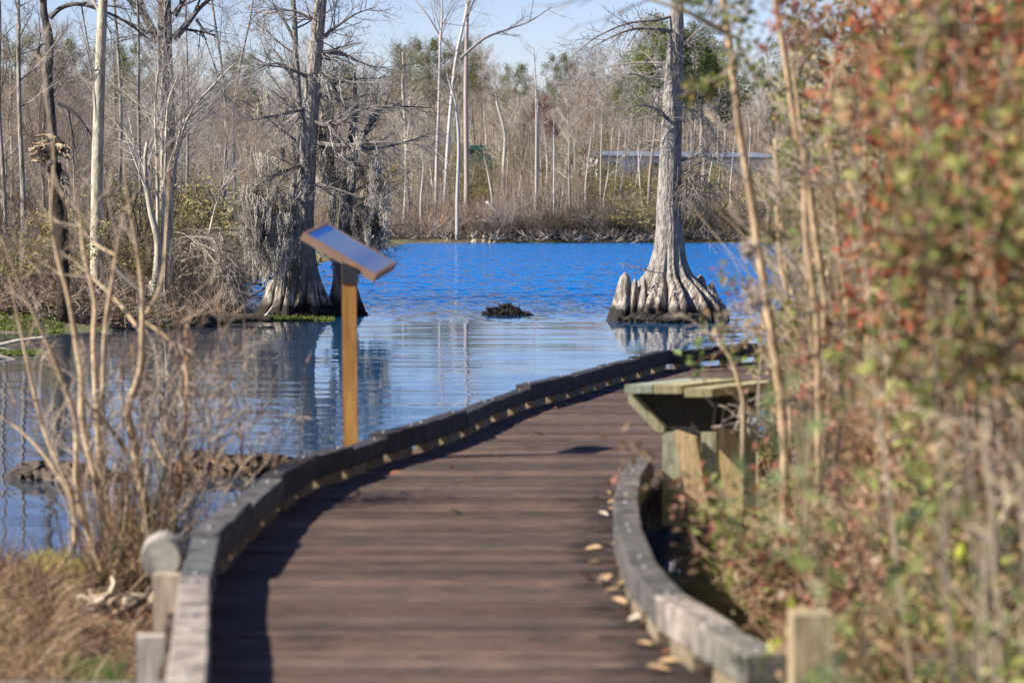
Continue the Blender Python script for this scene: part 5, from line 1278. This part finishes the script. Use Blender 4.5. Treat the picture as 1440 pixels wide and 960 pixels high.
spray([(1075, 130), (1060, 100), (1040, 60), (1050, 20)], 12.4, 170, GREENS, 'yellow green leaves round the bent tan stem', .04, 18)
spray([(1090, 420), (1060, 410), (1030, 395), (1012, 385)], 12.6, 60, [GREENS[1], GREENS[2], (.45, .12, .07), GREENS[4]], 'small spray of red and yellow leaves over the water right of the cypress base', .035, 12)
spray([(1120, 360), (1085, 330), (1065, 320)], 12.9, 90, GREENS, 'green leaf spray at the foot of the far shore seen past the bent stem', .04, 14)
spray([(1100, 560), (1090, 520), (1082, 500)], 13.2, 40, [GREENS[1], GREENS[4]], 'few yellow green leaves over the far end of the kerb', .035, 10)
for (px, py, r_, lab) in ((1062, 420, 22, 'pale fluffy seed head beside the bent tan stem, the larger one'), (1052, 350, 14, 'pale fluffy seed head above the larger one')):
    q = P(px, py, 12.2); mb = MB(); n = 260; e = np.array([tuple(q)]) + RNG.normal(size=(n, 3)) * (r_ * .45 * 12.2 / 4000); mb.leaves(e, .022, np.array([(.5, .42, .34)]) * RNG.uniform(.7, 1.2, (n, 1)))
    mb.seg(q, Vector((q.x + .12, q.y + .05, q.z - .3)), .004, .005, (.4, .33, .24))
    o = mb.build('seed_head', M['leaf']); tag(o, lab, 'seed head')
# tan stalks and dead vines filling the thicket
def reg_r():
    yv = random.uniform(8.6, 17.5); lo = np.interp(yv, [8, 11, 13, 15, 17.5], [1190, 1065, 1060, 1110, 1150]); return P(random.uniform(lo, 1500), 300, yv).x, yv
blades('dry_stalks', 9000, reg_r, (.12, .42), TAN + [(.42, .24, .14), (.30, .14, .09)], 'dry tan stalks and dead grass filling the verge right of the kerb', lean=.6, w_=.0028)
blades('tall_dry_stalks', 3000, lambda: ((lambda yv: (P(random.uniform(1130, 1400), 300, yv).x, yv))(random.uniform(12.2, 17.5))), (.7, 2.2), [(.40, .31, .20), (.30, .21, .12), (.46, .37, .25), (.24, .2, .1)], 'tall tan stalks between the shrubs on the right', lean=.035, w_=.0045)
def reg_r2():
    yv = random.uniform(12.5, 15.5); return P(random.uniform(1005, 1130), 300, yv).x, yv
blades('verge_grass', 3600, reg_r2, (.12, .42), [(.20, .25, .05), (.3, .3, .08), (.42, .32, .16)], 'yellow green grass beside the bench legs', lean=.35, w_=.004)
vn = empty('dead_vine', G(1040, 640, -.1), 'tangle of thin grey dead vines arching beside the bench', 'vine', world=True); mb = MB()
for k in range(18):
    x0 = random.uniform(985, 1060); q = spline([P(x0 + 15, random.uniform(585, 640), 15.6), P(x0 + random.uniform(15, 60), random.uniform(560, 610), 15.5), P(1050 + random.uniform(-20, 50), random.uniform(545, 620), 15.4), P(1090, random.uniform(570, 640), 15.6)], 5)
    for i in range(len(q) - 1): mb.seg(q[i], q[i + 1], .0045, .004, random.choice([(.36, .3, .24), (.24, .2, .16), (.5, .42, .32)]))
mb.build('vines', M['twig'], vn)
log('dead_branch', [(1170, 912), (1205, 915), (1245, 932), (1290, 950)], 9.0, .014, 'thick bleached stalk lying in the dead brush by the lone post', M['bleached'], (1.1, .9, .65), cat='branch')

# ------------------------------------------------------------------ FALLEN LEAVES on the deck
lfm = MB()
prof = [(0, -.5), (.22, -.3), (.30, 0), (.2, .3), (0, .55), (-.2, .3), (-.30, 0), (-.22, -.3)]
for k, (u, v) in enumerate(prof): lfm.v.append(Vector((u, v, abs(u) * .45 + .12 * v * v))); lfm.c.append((1, 1, 1))
lfm.v.append(Vector((0, 0, 0))); lfm.c.append((1, 1, 1))
for k in range(8): lfm.f.append((8, k, (k + 1) % 8))
lms = {}
for nm, c in (('tan', (.52, .34, .17)), ('rust', (.42, .16, .07)), ('pale', (.62, .52, .38))):
    m = mat('fallen_leaf_' + nm, c, .7, tint=False, noise=14, var=.4)
    lms[nm] = m
first = {}
spots = [(835, 771), (851, 813), (846, 816), (862, 790), (870, 802), (893, 846), (907, 846), (880, 858), (860, 830), (925, 878), (895, 868), (840, 700), (855, 692), (860, 705), (848, 722), (866, 728), (858, 745), (835, 790), (868, 765), (874, 780), (878, 820), (900, 880), (912, 862), (935, 895), (955, 905), (968, 925), (985, 940), (940, 915), (870, 845), (885, 835),
         (556, 665), (635, 657), (670, 672), (780, 573), (743, 585), (757, 610), (600, 690), (940, 930), (1000, 945), (862, 675), (875, 660), (842, 745), (850, 765), (826, 812), (905, 905), (872, 875), (640, 720), (700, 640), (925, 940), (858, 715)]
for i, (px, py) in enumerate(spots):
    g = G(px, py, .012); nm = 'tan' if i % 4 in (0, 1) else ('pale' if i % 4 == 2 else 'rust')
    if 30 <= i < 37: nm = 'rust'
    if nm not in first:
        o = lfm.build('fallen_leaf', lms[nm]); first[nm] = o
    else:
        o = first[nm].copy(); C.objects.link(o)
    o.location = g; s = random.uniform(.045, .085); o.scale = (s, s, s); o.rotation_euler = (random.uniform(-.35, .35), random.uniform(-.35, .35), random.uniform(0, 6.28))
    wh = 'along the right kerb' if px > 800 and py > 650 else 'in the open middle of the boardwalk'
    tag(o, {'tan': 'tan', 'pale': 'pale straw', 'rust': 'rusty red'}[nm] + ' fallen leaf lying ' + wh, 'leaf', {'tan': 'tan', 'pale': 'pale', 'rust': 'rusty'}[nm] + ' fallen leaves ' + wh)
o = lfm.build('fallen_leaf', M['white_metal']); 
o.location = G(846, 816, .016); o.scale = (.09, .05, .06); o.rotation_euler = (0, .1, 1.4); tag(o, 'single whitish curled leaf shining near the right kerb', 'leaf')

# ------------------------------------------------------------------ tidy unused prototypes, camera, light, sky
for k, (root, H) in enumerate(protos):
    if not used[k]:
        for ch in list(root.children): bpy.data.objects.remove(ch)
        bpy.data.objects.remove(root)
for k, (root, nm) in enumerate(bp_):
    if not bused[k]:
        for ch in list(root.children): bpy.data.objects.remove(ch)
        bpy.data.objects.remove(root)
for o in bpy.data.objects:
    if '_w' in o: del o['_w']

cam = bpy.data.cameras.new('camera'); co = bpy.data.objects.new('camera', cam); C.objects.link(co)
cam.sensor_width = 36; cam.lens = 100; cam.clip_end = 5000; cam.clip_start = .1
co.location = (0, 0, EYE); co.rotation_euler = (R(90) - TILT, 0, 0)
cam.dof.use_dof = True; cam.dof.focus_distance = 60; cam.dof.aperture_fstop = 3.3; cam.dof.aperture_blades = 9
bpy.context.scene.camera = co

SKY_G = 1.55; SKY_N = .1; SKY_T = (1.06, .93, 1.22); SKY_S = .088
EL = R(39); sv = Vector((-.94, -.34, 0)).normalized() * math.cos(EL); sv.z = math.sin(EL)
sun = bpy.data.lights.new('sun', 'SUN'); so = bpy.data.objects.new('sun', sun); C.objects.link(so)
sun.energy = 5.0; sun.angle = R(.53); sun.color = (1, .94, .84)
so.rotation_euler = sv.to_track_quat('Z', 'Y').to_euler(); so.location = (-20, -10, 30)
wd = bpy.data.worlds.new('World'); bpy.context.scene.world = wd; wd.use_nodes = True
N = wd.node_tree.nodes; L = wd.node_tree.links; bg = N['Background']
sk = N.new('ShaderNodeTexSky'); sk.sky_type = 'NISHITA'; sk.sun_disc = False; sk.sun_elevation = EL
sk.sun_rotation = math.atan2(sv.x, sv.y) % (2 * math.pi); sk.air_density = 1.0; sk.dust_density = .3; sk.ozone_density = 1.5
def vmul(src, col):
    t = N.new('ShaderNodeMix'); t.data_type = 'RGBA'; t.blend_type = 'MULTIPLY'; t.inputs[0].default_value = 1; t.clamp_result = False
    L.new(src, t.inputs[6]); t.inputs[7].default_value = (*col, 1); return t.outputs[2]
gm = N.new('ShaderNodeGamma'); gm.inputs[1].default_value = SKY_G
L.new(vmul(sk.outputs[0], (SKY_N, SKY_N, SKY_N)), gm.inputs[0])
L.new(vmul(gm.outputs[0], tuple(c / SKY_N for c in SKY_T)), bg.inputs[0]); bg.inputs[1].default_value = SKY_S
vs = bpy.context.scene.view_settings; vs.view_transform = 'Standard'; vs.look = 'None'; vs.gamma = 1; vs.exposure = 1.03; vs.use_curve_mapping = False
cy = bpy.context.scene.cycles; cy.max_bounces = 6; cy.transparent_max_bounces = 8; cy.use_denoising = True
